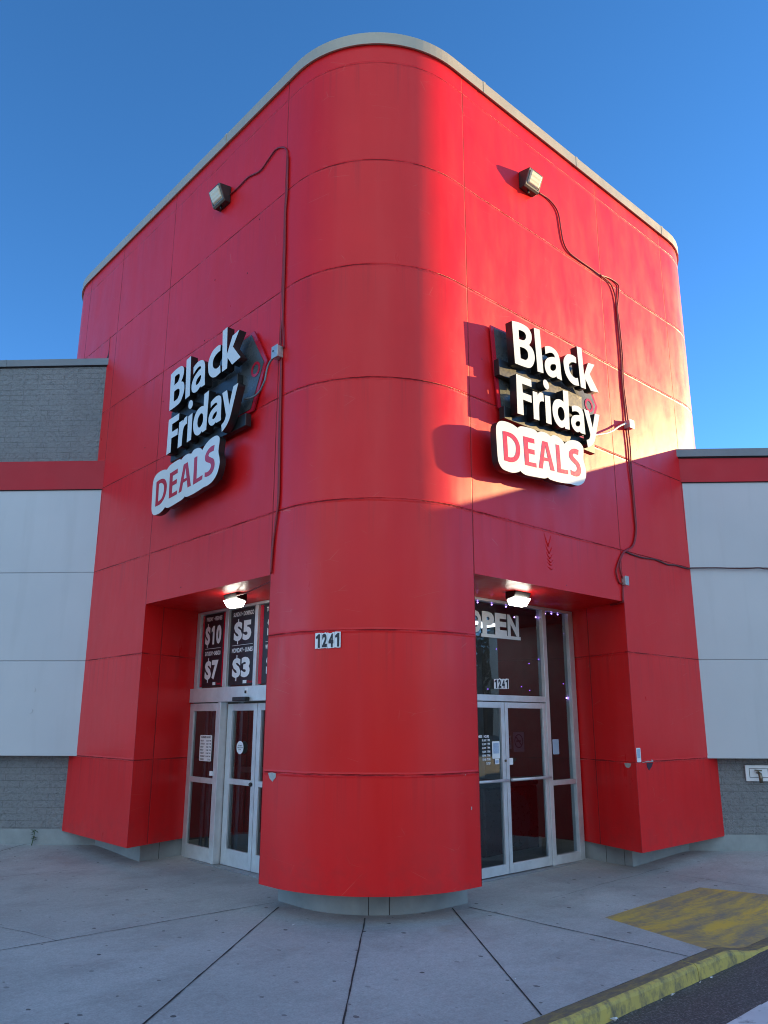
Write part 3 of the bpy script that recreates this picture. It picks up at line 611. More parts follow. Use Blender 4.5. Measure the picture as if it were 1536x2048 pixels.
# hairline joints in the painted base
for p, d in (((R_ + (RP+.002)*math.cos(rad(225)), R_ + (RP+.002)*math.sin(rad(225))), (.7071,-.7071)), ((R_ + (RP+.002)*math.cos(rad(237)), R_ + (RP+.002)*math.sin(rad(237))), (.84,-.545)), ((4.369, .66), (0, 1)), ((4.369, .42), (0, 1)), ((.56, 4.392), (1, 0)), ((PRT-.003, 5.72), (0, 1)), ((5.72, PRT-.003), (1, 0))):
    MB().face([(p[0]-d[0]*.003, p[1]-d[1]*.003, 0), (p[0]+d[0]*.003, p[1]+d[1]*.003, 0), (p[0]+d[0]*.003, p[1]+d[1]*.003, ZB), (p[0]-d[0]*.003, p[1]-d[1]*.003, ZB)]).build('base_joint', M_JOINT, tower)
# interior of the lobby, seen dimly through the glass
it = MB()
it.face([(DL, J0, .012), (J0, DR, .012), (7.1, DR, .012), (7.1, 8.2, .012), (DL, 8.2, .012)], 0)
it.face([(DL, J0, SOF+.02), (DL, 8.2, SOF+.02), (7.1, 8.2, SOF+.02), (7.1, DR, SOF+.02), (J0, DR, SOF+.02)], 1)
it.face([(1.2, 5.3, 0), (5.3, 5.3, 0), (5.3, 5.3, SOF), (1.2, 5.3, SOF)], 2); it.face([(5.3, 5.3, 0), (5.3, 1.2, 0), (5.3, 1.2, SOF), (5.3, 5.3, SOF)], 2)
it.face([(DL+.04, 4.42, 0), (1.2, 5.3, 0), (1.2, 5.3, SOF), (DL+.04, 4.42, SOF)], 2); it.face([(5.3, 1.2, 0), (4.42, DR+.04, 0), (4.42, DR+.04, SOF), (5.3, 1.2, SOF)], 2)
it.face([(J0 + .1, 1.1, 0), (1.1, J0 + .1, 0), (1.1, J0 + .1, SOF), (J0 + .1, 1.1, SOF)], 2)
it.build('lobby_interior', [M_FLOORI, M_CEILI, M_WALLI], tower)
inn = MB()
for k in range(6):                                   # posts of the inner doors
    p = Vector((1.5 + .62 * k * .8, 4.7 - .62 * k * .8, 0)); inn.obox(p, (.7071,-.7071,0), (0,0,1), (-.7071,-.7071,0), (-.035, .012, -.03), (.035, 2.9, .03))
for z0, z1 in ((2.05, 2.2), (.95, 1.02), (.012, .2)): inn.obox((1.5, 4.7, 0), (.7071,-.7071,0), (0,0,1), (-.7071,-.7071,0), (0, z0, -.022), (3.5, z1, .022))
inn.build('inner_door_frame', M_ALUD, tower)
for y_, w2, x_ in ((4.215, .035, .985), (4.150, .022, 1.03), (4.085, .045, .985), (4.005, .018, 1.04), (3.955, .035, 1.0), (3.885, .020, 1.04), (3.52, .022, 1.02), (3.47, .016, 1.03)):
    MB().box((x_, y_ - w2, .012), (x_ + .03, y_, 1.84)).build('inner_post', M_ALUD, tower)
MB().box((4.6, 4.55, 2.55), (4.82, 4.62, 2.59)).build('ceiling_lamp_and_fill', M_GLOWI, tower)
for x_, y_ in ((2.9, 3.6), (4.2, 2.5), (2.2, 4.3)): MB().box((x_, y_, 2.975), (x_ + .6, y_ + .6, 3.0)).build('ceiling_lamp_and_fill', M_GLOWI, tower)  # unseen ceiling panels added to brighten the dark lobby
for k in range(5):
    a = Vector((1.5 + .496 * k, 4.7 - .496 * k, 0)); b = a + Vector((.496, -.496, 0))
    MB().face([(*a.xy, .05), (*b.xy, .05), (*b.xy, 2.9), (*a.xy, 2.9)]).build('inner_pane', M_GLASS, tower)
# ---- left entrance: sliding doors with a header and transom lights
xl = DL
def bar(mb, y0, y1, z0, z1, d0=-.02, d1=.05, mi=0): mb.box((xl + d0, y0, z0), (xl + d1, y1, z1), mi)
def pane_l(y0, y1, z0, z1, par, d=.018): MB().face([(xl + d, y1, z0), (xl + d, y0, z0), (xl + d, y0, z1), (xl + d, y1, z1)]).build('pane', M_GLASS, par)
fr = MB()
bar(fr, 4.29, 4.375, 2.012, 2.985); bar(fr, 3.597, 3.677, 2.012, 2.955); bar(fr, 2.94, 3.005, 2.012, 2.955); bar(fr, 1.45, 4.29, 2.955, 2.988); bar(fr, 1.45, 1.53, 2.012, 2.955)
bar(fr, 2.2, 2.26, 2.012, 2.955)
tr = fr.build('transom_frame', M_ALU, tower, .004)
for a, b in ((3.677, 4.29), (3.005, 3.597), (2.26, 2.94), (1.53, 2.2)): pane_l(a, b, 2.012, 2.955, tr)
hd = MB(); bar(hd, 1.45, 4.402, 1.838, 2.010, -.075, .06); hd_o = hd.build('door_header', M_ALU, tower, .004)
sn = MB(); sn.box((xl - .14, 2.955, 1.838), (xl - .076, 3.235, 1.885)); sn.build('motion_sensor', M_BLKM, hd_o, .008)
MB().obox((xl - .0755, 3.03, 1.90), LR_, LU_, LN_, (-.03, 0, 0), (.03, .09, .004)).obox((xl - .0755, 3.03, 1.945), LR_, LU_, LN_, (-.012, -.02, .004), (.006, .012, .02), 1).build('sensor_bracket', [M_STICK, M_BLKM], hd_o)
def slider(name, y0, y1, sl, sr, z1, botm, off, railz=(.885, .948)):
    mb = MB(); d0, d1 = -.022 + off, .022 + off
    bar(mb, y1 - sl, y1, .012, z1, d0, d1); bar(mb, y0, y0 + sr, .012, z1, d0, d1)
    bar(mb, y0 + sr, y1 - sl, 1.733, z1, d0, d1); bar(mb, y0 + sr, y1 - sl, .012, botm, d0, d1); bar(mb, y0 + sr, y1 - sl, railz[0], railz[1], d0 + .001, d1 - .001)
    o = mb.build(name, M_ALU, tower, .003)
    pane_l(y0 + sr, y1 - sl, botm, railz[0], o, off); pane_l(y0 + sr, y1 - sl, railz[1], 1.733, o, off)
    return o
sl1 = slider('sidelight', 3.66, 4.375, .10, .07, 1.826, .168, -.03)
ps = MB(); bar(ps, 3.597, 3.655, .012, 1.837, -.07, .03); ps.build('door_post', M_ALU, tower, .004)
sl2 = slider('sliding_door', 2.945, 3.585, .105, .07, 1.815, .19, .045, (.897, .959))
sl3 = slider('sliding_door', 2.30, 2.935, .075, .105, 1.815, .19, .045, (.897, .959))
sl4 = slider('sidelight', 1.45, 2.29, .07, .10, 1.826, .168, -.03)
MB().ball((xl + .012, 3.0, .918), .024).build('lock_knob', M_BLACK, sl2)
MB().box((xl - .062, 3.72, .978), (xl - .053, 3.79, 1.032)).build('latch_plate', M_STICK, sl1)
MB().box((xl - .10, 1.45, -.01), (xl + .12, 4.375, .011)).build('threshold', M_ALUD, tower)
# ---- right entrance: pair of swing doors, transom and a tall sidelight
yr = DR
def barr(mb, x0, x1, z0, z1, d0=-.02, d1=.05, mi=0): mb.box((x0, yr + d0, z0), (x1, yr + d1, z1), mi)
def pane_r(x0, x1, z0, z1, par, d=.018): MB().face([(x0, yr + d, z0), (x1, yr + d, z0), (x1, yr + d, z1), (x0, yr + d, z1)]).build('pane', M_GLASS, par)
fr = MB()
barr(fr, 3.690, 3.765, .012, 2.955, -.03, .06); barr(fr, 4.235, 4.335, .012, 2.955, -.03, .06); barr(fr, 1.45, 4.335, 2.955, 2.988, -.03, .06)
barr(fr, 1.45, 1.52, .012, 2.955, -.03, .06); barr(fr, 1.52, 3.690, 1.836, 1.905, -.03, .06)
barr(fr, 3.765, 4.235, .882, .938, -.025, .05); barr(fr, 3.765, 4.235, .012, .112, -.025, .05)
sfr = fr.build('storefront_frame', M_ALU, tower, .004)
pane_r(1.52, 3.690, 1.905, 2.955, sfr); pane_r(3.765, 4.235, .938, 2.955, sfr); pane_r(3.765, 4.235, .112, .882, sfr)
def swing(x0, x1, sl, sr):
    mb = MB(); d0, d1 = -.022, .022; zt = 1.826
    barr(mb, x0, x0 + sl, .018, zt, d0, d1); barr(mb, x1 - sr, x1, .018, zt, d0, d1); barr(mb, x0 + sl, x1 - sr, 1.762, zt, d0, d1); barr(mb, x0 + sl, x1 - sr, .018, .118, d0, d1)
    o = mb.build('swing_door', M_ALU, tower, .004)
    pane_r(x0 + sl, x1 - sr, .118, 1.762, o, 0)
    b = MB(); b.tube([(x0 + .02, yr - .07, .985), (x1 - .02, yr - .07, .985)], .016, 10); b.build('push_bar', M_ALU, o)
    return o
sw2 = swing(2.925, 3.688, .055, .055); sw1 = swing(2.16, 2.917, .055, .060)
ot = MB(); barr(ot, 1.52, 2.15, .018, 1.83, -.01, .03); ot.build('blank_panel', M_ALUD, tower)
MB().tube([(2.905, yr - .034, 1.19), (2.905, yr - .022, 1.19)], .014, 10).build('lock_cylinder', M_BRASS, sw1)
MB().box((1.45, yr - .09, -.01), (4.335, yr + .12, .011)).build('threshold', M_ALUD, tower)
# a dark maroon machine standing inside, behind the right-hand glass
mc = thing('arcade_machine', (3.9, 1.9, .012), 'dark maroon cabinet with an oval front standing inside behind the right sidelight glass', 'machine')
MB().box((3.45, 1.75, .012), (4.55, 2.45, .82)).build('cabinet', M_MACH, mc, .04)
ov = [(.27*math.cos(2*math.pi*k/32), .33*math.sin(2*math.pi*k/32)) for k in range(32)]
MB().prism(ov, (4.05, 1.748, .42), RR_, RU_, RN_, 0, .03).build('oval_front', plain('oval_grey', (.035, .033, .04), .3), mc)
MB().box((3.5, 1.70, .82), (4.5, 2.4, .90)).build('top_slab', M_BLKM, mc, .02)
# paint chips, drips and small holes on the cladding
def chip_pts(P, jit=.004): return [(p[0] + random.uniform(-jit, jit), p[1] + random.uniform(-jit, jit)) for p in P]
MB().prism([(-(p[0]), p[1]) for p in CHIP_COLUMN], (0, 0, 0), LR_, LU_, LN_, .001, .0035).build('paint_chip', M_CHIP, tower, label='shield-shaped bare grey chip')
MB().prism([(p[0], p[1]) for p in CHIP_PIER], (0, 0, 0), RR_, RU_, RN_, .001, .0035).build('paint_chip', M_CHIPD, tower, label='dark purple chip')
jd = Vector((4.05 - 4.36, -DR, 0)).normalized(); jn = Vector((-DR, .31, 0)).normalized()
MB().prism([(-.055, 0), (.055, 0), (.045, -.03), (.015, -.05), (-.02, -.05), (-.045, -.03)], (4.05 - jd.x*.13, -jd.y*.13, 1.155), jd, (0,0,1), jn, .001, .0035).build('paint_chip', M_CHIP, tower, label='half-round bare chip')
MB().prism([(0, 0), (.06, .003), (.13, .012), (.15, .004), (.20, .008), (.21, .026), (.24, .006), (.24, -.004), (.12, -.003), (0, -.005)], (4.19, 0, 1.168), RR_, RU_, RN_, .001, .003).build('paint_chip', M_CHIP, tower)
for x, z, a in ((1.27, .855, .028), (1.20, 1.15, .008)):
    MB().prism([(0, 0), (.011, .004), (.012, a), (.002, a)], (x, 0 if x > R_ else .0, z), RR_, RU_, RN_, .001, .004).build('paint_chip', M_CHIP, tower)
for p in ((2.85, 6.85), (2.1, 6.6), (3.02, 6.1), (3.98, 4.42), (4.02, 5.62), (3.95, 4.16), (3.2, 3.09), (1.9, 7.2), (4.45, 5.1)):
    MB().prism([(.009*math.cos(k*1.047), .009*math.sin(k*1.047)) for k in range(6)], (0, p[0], p[1]), LR_, LU_, LN_, .0008, .002).build('screw_hole', M_DARK, tower)
for p in ((2.35, 5.95), (3.05, 5.88), (4.25, 4.85), (4.62, 5.02), (3.2, 5.95), (1.6, 5.3), (2.9, 3.05)):
    MB().prism([(.008*math.cos(k*1.047), .008*math.sin(k*1.047)) for k in range(6)], (p[0], 0, p[1]), RR_, RU_, RN_, .0008, .002).build('screw_hole', M_CABLE, tower)
dr = MB()
for zz, ww, hh in ((3.50, .065, .17), (3.40, .060, .10), (3.335, .060, .075), (3.285, .058, .05), (3.25, .062, .035), (3.205, .066, .03)):
    x = 2.60 + (3.5 - zz) * .13
    dr.tube([(x - ww, -.001, zz + hh*.5), (x - ww*.45, -.003, zz), (x, -.004, zz - hh*.35), (x + ww*.5, -.003, zz), (x + ww, -.001, zz + hh*.45)], [.001, .005, .007, .005, .001], 6)
dr.build('paint_drip', M_REDP, tower)
# dark gap in the cladding where the left wing meets the tower
MB().prism([(-6.05, 6.95), (-5.98, 6.95), (-5.985, 7.06)], (0, 0, 0), LR_, LU_, LN_, .001, .003).build('flashing_gap', M_DARK, tower)
MB().obox((0, 6.0, 0), LR_, LU_, LN_, (-.004, 6.95, .001), (.004, 7.30, .004)).build('flashing_seam', M_CABLE, tower)
# ------------------------------------------------------------------ long facade behind the tower, at 45 degrees
def facade(name, sgn, length, label, zcap, zband0, zband1, zcop0):
    """sgn +1: runs right along (1,-1); -1: runs left along (-1,1)"""
    A = 5.775; t = thing(name, ((A, 0, 0) if sgn > 0 else (0, A, 0)), label, 'wall')
    d = Vector((.7071, -.7071, 0)) * sgn; n = Vector((-.7071, -.7071, 0)); o = Vector((A, 0, 0)) if sgn > 0 else Vector((0, A, 0))
    fr_ = (d, Vector((0, 0, 1)), n)
    def quad(mb, s0, s1, z0, z1, dep, mi=0):
        P = lambda s, z: o + d * s + n * dep + Vector((0, 0, z))
        pts = [P(s0, z0), P(s1, z0), P(s1, z1), P(s0, z1)]; uv = [(s0, z0), (s1, z0), (s1, z1), (s0, z1)]
        if sgn < 0: pts.reverse(); uv.reverse()
        mb.face(pts, mi, uv)
    REC = -.178
    b = MB(); quad(b, -.5, length, .235, 1.25, REC); 
    if zband1 < zcop0 - .2: quad(b, -.5, length, zband1 - .1, zcop0 + .05, REC)
    b.build('block_wall', M_BLOCK, t)
    b = MB(); quad(b, -.5, length, -.03, .235, REC + .003); b.build('base_course', M_PLINTH, t)
    b = MB(); quad(b, -.3, length, 1.167, 4.812, 0); b.obox(o, *fr_, (-.3, 1.164, -.20), (length, 1.1668, .004)); b.obox(o, *fr_, (-.3, 1.1672, .0005), (length, 1.20, .006)); b.build('metal_panel', M_PANEL, t)
    b = MB(); b.obox(o, *fr_, (-.3, zband0, -.20), (length, zband1, .025)); b.build('fascia_band', M_BAND, t)
    b = MB(); b.obox(o, *fr_, (-.3, 4.8125, .001), (length, zband0, .018)); b.build('drip_edge', M_DARK, t)
    dc = REC if zband1 < zcop0 - .2 else 0.025
    b = MB(); b.obox(o, *fr_, (-.3, zcop0, dc - .35), (length, zcap, dc + .035)); c_ = b.build('coping', M_COPW, t)
    b = MB(); b.obox(o, *fr_, (-.3, zcop0 - .018, dc - .3), (length, zcop0 - .001, dc + .012)); b.build('coping_shade_strip', M_DARK, t)  # near-black strip painted in as the shade under the coping
    for s in (1.72, 4.8, 7.9): MB().obox(o, *fr_, (s, zcop0 - .004, dc + .0352), (s + .03, zcap + .003, dc + .039)).build('coping_lap', M_COPW, c_)
    if sgn < 0:
        for s_, z_ in ((.675, 2.02), (.685, 1.74)):
            c0 = o + d * s_; MB().prism([(.032*math.cos(k*.524), z_ + .032*math.sin(k*.524)) for k in range(12)], c0, d, (0, 0, 1), n, .0005, .005).build('round_plug', M_PANEL, t)
    # the building behind it
    b = MB(); b.obox(o, *fr_, (-.2, 0, -9.0), (length, zcop0 - .3, -.36)); b.build('roof_and_rear', M_ROOF, t)
    return t
fl = facade('facade_wall', -1, 16.0, 'taller left wing wall of rough grey block over a red band and pale grey panels', 6.936, 4.82, 5.245, 6.83)
fr2 = facade('facade_wall', 1, 14.6, 'lower right wing wall of pale grey panels under a red band and grey coping', 5.29, 4.82, 5.178, 5.18)
# ------------------------------------------------------------------ wall signs
def copy_tree(o, parent=None):
    c = o.copy(); COL.objects.link(c)
    if parent is not None: c.parent = parent
    for ch in list(o.children): copy_tree(ch, c)
    return c
LEFT_M = lambda k: Matrix(((0, 0, -1, 0), (-1, 0, 0, k), (0, 1, 0, 0), (0, 0, 0, 1)))     # local (x, height, outward) -> world on the left face
RIGHT_M = Matrix(((1, 0, 0, 0), (0, 0, -1, 0), (0, 1, 0, 0), (0, 0, 0, 1)))
ZF = 0.0
def sign_empty(name, label, cat, org, group):
    o = bpy.data.objects.new(name, None); COL.objects.link(o); o.matrix_world = RIGHT_M @ Matrix.Translation(org); o.empty_display_size = .2
    return tag(o, label, cat, group)
def sign_part(name, me, mats, parent, bevel=0):
    for m in mats: me.materials.append(m)
    o = bpy.data.objects.new(name, me); COL.objects.link(o); o.parent = parent
    if bevel: b = o.modifiers.new('bevel', 'BEVEL'); b.width = bevel; b.segments = 1; b.limit_method = 'ANGLE'
    return o
def slab(loops, d0, d1, org, face_mat=True):
    me = curve_mesh(loops, (d1 - d0) / 2)
    for v in me.vertices: v.co = (v.co.x - org[0], v.co.y - org[1], v.co.z + (d0 + d1) / 2 - org[2])
    me.update()
    for p in me.polygons: p.material_index = 0 if (p.normal.z > .5 or not face_mat) else 1
    return me
def lbox(a, b, org):
    mb = MB().box([a[i] - org[i] for i in range(3)], [b[i] - org[i] for i in range(3)]); me = bpy.data.meshes.new('box'); me.from_pydata(mb.v, [], mb.f); return me
ORG = (2.65, 5.1, 0.0)
sg = sign_empty('letter_sign', 'white "Black Friday" channel letters over a price tag shape on the sunlit right face', 'sign', ORG, 'Black Friday letter signs')
tag_out = [(1.717, 5.722), (3.42, 5.79), (3.70, 5.345), (3.475, 4.845), (1.795, 4.80)]
ctr = Vector((2.75, 5.3)); tag_in = [tuple(Vector(p) + (ctr - Vector(p)).normalized() * .055) for p in tag_out]
tg = sign_part('tag_panel', slab([tag_out], .018, .036, ORG), [M_SIGNRED, M_SIGNRED], sg)
sign_part('tag_face', slab([tag_in], .036, .043, ORG), [M_TAG, M_TAG], tg)
ring = lambda r: [(3.50 + r*math.cos(2*math.pi*k/28), 5.305 + r*math.sin(2*math.pi*k/28)) for k in range(28)]
sign_part('eyelet_ring', slab([ring(.086), ring(.055)], .0435, .048, ORG), [M_SIGNRED, M_SIGNRED], tg)
for a, b in (((1.74, 5.13, .0435), (3.25, 5.32, .115)), ((1.80, 4.66, .0435), (3.46, 4.80, .115))):
    sign_part('raceway', lbox(a, b, ORG), [M_BLACK], sg, .004)
def letter(keys, parent, d0=.125, d1=.215):
    loops = [smooth_loop(L) for key in keys for L in GLYPHS[key]]
    return sign_part('letter', slab(loops, d0, d1, ORG), [M_WHITE, M_BLACK], parent)
for keys in (('B',), ('l',), ('a',), ('c',), ('k',), ('F',), ('r',), ('i', 'dot'), ('d',), ('a2',), ('y',)): letter(keys, sg)
# trim cap: thin black lip round each face comes from the darker returns; small screws under the cans
ORG2 = (2.35, 4.2, 0.0)
dg = sign_empty('deals_sign', 'white cloud-edged box sign reading DEALS in red on the sunlit right face', 'sign', ORG2, 'DEALS box signs')
bx = sign_part('sign_box', slab([smooth_loop(GLYPHS['box'][0])], .14, .215, ORG2), [M_WHITE, M_BLACK], dg)
for k in 'DEALS': sign_part('letter', slab([smooth_loop(L) for L in GLYPHS[k]], .2152, .2175, ORG2), [M_SIGNRED, M_SIGNRED], bx)
for x in (1.85, 2.75): sign_part('standoff', lbox((x, 4.26, .0), (x + .04, 4.30, .139), ORG2), [M_BLACK], dg)
def to_left(src, k, dz, label):
    c = copy_tree(src); c['label'] = label; org = ORG if src is sg else ORG2
    c.matrix_world = Matrix.Translation((0, 0, dz)) @ LEFT_M(k) @ Matrix.Translation(org); return c
to_left(sg, 5.26, -.035, 'white "Black Friday" channel letters over a price tag shape on the shaded left face')
to_left(dg, 5.20, -.065, 'white cloud-edged box sign reading DEALS in red on the shaded left face')
# ------------------------------------------------------------------ upper wall lights
def wall_light(o, r, n, label):
    o, r, n, u = Vector(o), Vector(r), Vector(n), Vector((0, 0, 1))
    t = thing('wall_light', o, label, 'light', 'wall pack lights high on the tower')
    P = lambda x, y, z: o + r * x * .82 + u * y * .86 + n * z * .86
    w_ = .155
    b = MB(); b.hexa([P(-w_, -.13, 0), P(w_, -.13, 0), P(w_, -.13, .105), P(-w_, -.13, .105), P(-w_, .14, 0), P(w_, .14, 0), P(w_*.96, .115, .20), P(-w_*.96, .115, .20)])
    b.build('housing', M_BRONZE, t, .012)
    b = MB(); b.hexa([P(-w_*.80, -.100, .102), P(w_*.80, -.100, .102), P(w_*.74, -.075, .150), P(-w_*.74, -.075, .150), P(-w_*.80, .085, .19), P(w_*.80, .085, .19), P(w_*.74, .066, .216), P(-w_*.74, .066, .216)])
    b.build('lens', M_LENS, t, .008)
    b = MB()
    for x in (-w_*.93, w_*.93): b.hexa([P(x-.010, -.118, .10), P(x+.010, -.118, .10), P(x+.010, -.110, .118), P(x-.010, -.110, .118), P(x-.010, .098, .188), P(x+.010, .098, .188), P(x+.010, .096, .202), P(x-.010, .096, .202)])
    b.hexa([P(-w_, -.134, .092), P(w_, -.134, .092), P(w_, -.116, .118), P(-w_, -.116, .118), P(-w_, -.119, .088), P(w_, -.119, .088), P(w_, -.102, .122), P(-w_, -.102, .122)])
    b.build('lens_frame', M_TAN, t)
    MB().tube([P(-.02, -.13, .06), P(-.02, -.175, .055)], .012, 8).build('photocell', M_BRONZE, t)
    return t
wall_light((2.50, 0, 7.875), RR_, RN_, 'boxy wall pack light in full sun casting a shadow, high on the right face')
wall_light((0, 2.705, 7.90), LR_, LN_, 'dark boxy wall pack light in shade, high on the left face')
# ------------------------------------------------------------------ lit entrance lights under the soffits
def entrance_light(o, r, n, label):
    o, r, n, u = Vector(o), Vector(r), Vector(n), Vector((0, 0, 1))
    t = thing('entrance_light', o, label, 'light', 'lit lights over the two entrances')
    P = lambda x, y, z: o + r * x + u * y + n * z
    b = MB(); b.hexa([P(-.135, -.085, -.10), P(.135, -.085, -.10), P(.135, -.062, .02), P(-.135, -.062, .02), P(-.135, -.003, -.10), P(.135, -.003, -.10), P(.135, -.003, .05), P(-.135, -.003, .05)])
    b.build('housing', M_BRONZE, t, .008)
    b = MB(); b.hexa([P(-.11, -.150, -.070), P(.11, -.150, -.070), P(.105, -.145, .005), P(-.105, -.145, .005), P(-.125, -.087, -.09), P(.125, -.087, -.09), P(.120, -.066, .055), P(-.120, -.066, .055)])
    b.build('lens', M_LIT, t, .006)
    return t
entrance_light((2.60, .40, SOF), RR_, RN_, 'glowing white light under the soffit of the right entrance')
entrance_light((.36, 2.66, SOF), LR_, LN_, 'glowing white light under the soffit of the left entrance')
# ------------------------------------------------------------------ cables and boxes
def spline(P, n=5):
    P = [Vector(p) for p in P]; out = []
    for i in range(len(P) - 1):
        p0, p1, p2, p3 = P[max(i-1, 0)], P[i], P[i+1], P[min(i+2, len(P)-1)]
        for j in range(n):
            t = j / n; out.append(.5 * ((2*p1) + (p2-p0)*t + (2*p0-5*p1+4*p2-p3)*t*t + (3*p1-p0-3*p2+p3)*t**3))
    return out + [P[-1]]
onL = lambda P, d=.013: [(-d, y, z) for y, z in P]
onR = lambda P, d=.013: [(x, -d, z) for x, z in P]
def cable(name, paths, r, mat, label, cat='cable', group=None):
    mb = MB()
    for p in paths: mb.tube(spline(p), r, 8)
    o = mb.build(name, mat); return tag(o, label, cat, group)
cable('power_cable', [onL(CABLE_LEFT), onL(CABLE_LEFT_SECOND, .016)], .0095, M_CABLE, 'red painted cable running from the dark left wall light down to the grey box')
cable('power_cable', [onL(CABLE_LEFT_LOWER), onL(CABLE_LEFT_LOWER_SECOND, .016)], .0095, M_CABLE, 'red painted double cable hanging from the grey box down to the left entrance')
cable('flexible_conduit', [[(-.035, 1.36, 5.285)] + [(-.06 - .04*min(1, i/4), y, z) for i, (y, z) in enumerate(FEED_LEFT)]], .011, M_CONDUIT, 'grey flexible conduit curving from the left grey box to the back of the letters', 'conduit')
cable('power_cable', [onR(CABLE_RIGHT), onR(CABLE_RIGHT_SECOND, .016)], .0095, M_CABLE, 'dark red double cable winding from the sunlit wall light to the upper junction box')
cable('power_cable', [onR(CABLE_RIGHT_LOWER), onR(CABLE_RIGHT_LOWER_SECOND, .016)], .0095, M_CABLE, 'dark red double cable from the upper box down to the box above the right entrance')
cable('power_cable', [onR(CABLE_RIGHT_DROP), [(4.005, -.015, 2.984), (4.02, .06, 2.972), (4.08, .2, 2.975)]], .011, M_CABLE, 'short red cable dropping from the small grey box into the right entrance recess')
nb = Vector((-.7071, -.7071, 0)) * .022
cable('power_cable', [onR(CABLE_WING_A[:-1]) + [(5.73, -.03, 3.606)] + [tuple(Vector(p) + nb) for p in CABLE_WING_B] + [tuple(Vector(CABLE_WING_B[-1]) + nb + Vector((.7071, -.7071, 0)) * s + Vector((0, 0, .008 * math.sin(s * 3)))) for s in (.5, 1.0, 1.6, 2.4, 3.4)]], .0095, plain('dark_cable', (.07, .018, .02), .45), 'dark cable running level from the red tower across the right grey panels')
cable('flexible_conduit', [[(x, -.07 if i < 4 else -.05, z) for i, (x, z) in enumerate(FEED_RIGHT)]], .012, M_FEEDW, 'white flexible cable from the right letters to the upper box in the sun', 'conduit')
cable('power_cable', [[(.03, J0 + .02, 2.94), (.12, 1.8, 2.93), (.2, 2.15, 2.925), (.30, 2.48, 2.95)]], .008, M_CABLE, 'thin red cable sagging under the left soffit to the lit light')
def jbox(o, r, n, w_, h_, d_, mat, label, knob=True):
    o, r, n = Vector(o), Vector(r), Vector(n); u = Vector((0, 0, 1)); t = thing('junction_box', o, label, 'box')
    MB().obox(o, r, u, n, (-w_/2, -h_/2, .002), (w_/2, h_/2, d_)).build('body', mat, t, .006)
    MB().obox(o, r, u, n, (-w_/2 - .006, -h_/2 - .006, d_ + .0005), (w_/2 + .006, h_/2 + .006, d_ + .007)).build('cover', mat, t, .003)
    if knob: MB().tube([o - r*(w_*.22) + n*(d_ + .007) + u*.012, o - r*(w_*.22) + n*(d_ + .011) + u*.012], .011, 8).build('screw', M_BLACK, t)
    return t
jbox((0, BOX_LEFT[0][0] - .01, BOX_LEFT[0][1] - .02), LR_, LN_, .10, .125, .075, M_JBOX, 'grey metal junction box on the left face beside the tag shape')
jbox((BOX_RIGHT[0][0] + .03, 0, BOX_RIGHT[0][1] - .01), RR_, RN_, .10, .105, .085, M_JBOX, 'junction box in the sun on the right face where the white cable enters', False)
jbox((BOX_RIGHT_LOW[0][0] + .015, 0, BOX_RIGHT_LOW[0][1]), RR_, RN_, .065, .10, .055, M_JBOX, 'small pale grey junction box above the right entrance corner', False)
# ------------------------------------------------------------------ numbers, stickers, banners
def decal(me, o, r, u, n, x, y, d):
    M = frame_matrix(o, r, u, n) @ Matrix.Translation((x, y, d)); me.transform(M); return me
def flat(name, pts, o, r, u, n, d, mat, parent, th=.0012):
    return MB().prism(pts, o, r, u, n, d, d + th).build(name, mat, parent)
def rrect(x0, y0, x1, y1, rd=.012, n=4):
    P = []
    for cx, cy, a0 in ((x1-rd, y1-rd, 0), (x0+rd, y1-rd, 90), (x0+rd, y0+rd, 180), (x1-rd, y0+rd, 270)):
        for k in range(n + 1): a = rad(a0 + 90*k/n); P.append((cx + rd*math.cos(a), cy + rd*math.sin(a)))
    return P
def words(body, o, r, u, n, x, y, wd, h, d, mat, parent, bold=.02, name='lettering', align='LEFT'):
    me = decal(text_mesh(body, wd, h, bold, align), o, r, u, n, x, y, d); me.materials.clear(); me.materials.append(mat)
    return link(name, me, parent)
def number_1241(parent, o, r, u, n, x0, z0, W, H, d):
    ws = W / 4
    for k, ch in enumerate('1241'):
        dz = (0, .004, .002, .006)[k]; rag = [(x0 + ws*k + .001, z0 + dz + random.uniform(-.003, .003))]
        for j in range(1, 5): rag.append((x0 + ws*k + ws*j/5, z0 + dz + random.uniform(-.004, .003)))
        rag.append((x0 + ws*(k+1) - .001, z0 + dz)); rag.append((x0 + ws*(k+1) - .001, z0 + H + dz))
        for j in range(1, 5): rag.append((x0 + ws*(k+1) - ws*j/5, z0 + H + dz + random.uniform(-.007, .005)))
        rag.append((x0 + ws*k + .001, z0 + H + dz))
        pl_ = flat('number_plate', rag, o, r, u, n, d + .0002*k, M_STICK, parent)
        if ch == '1':          # a heavy one with a flag
            s_, e_ = ws*.78, ws*.46
            P = [(x0 + ws*k + e_, z0 + dz + H*.05), (x0 + ws*k + s_, z0 + dz + H*.05), (x0 + ws*k + s_, z0 + dz + H*.93), (x0 + ws*k + e_ + .004, z0 + dz + H*.93), (x0 + ws*k + ws*.14, z0 + dz + H*.76), (x0 + ws*k + ws*.14, z0 + dz + H*.63), (x0 + ws*k + e_, z0 + dz + H*.66)]
            flat('digit', P, o, r, u, n, d + .003, M_INK, pl_)
        else: words(ch, o, r, u, n, x0 + ws*k + ws*.12, z0 + dz + H*.05, ws*.76, H*.88, d + .004, M_INK, pl_, .055, 'digit')
a_ = rad(225 - 17.0); nn = Vector((math.cos(a_), math.sin(a_), 0)); rr_ = Vector((-nn.y, nn.x, 0))
oo = Vector((R_, R_, 0)) + nn * (R_ + .004)
n1 = thing('address_number', oo + Vector((0, 0, 2.2)), 'ragged white number plates reading 1241 on the rounded red corner', 'number')
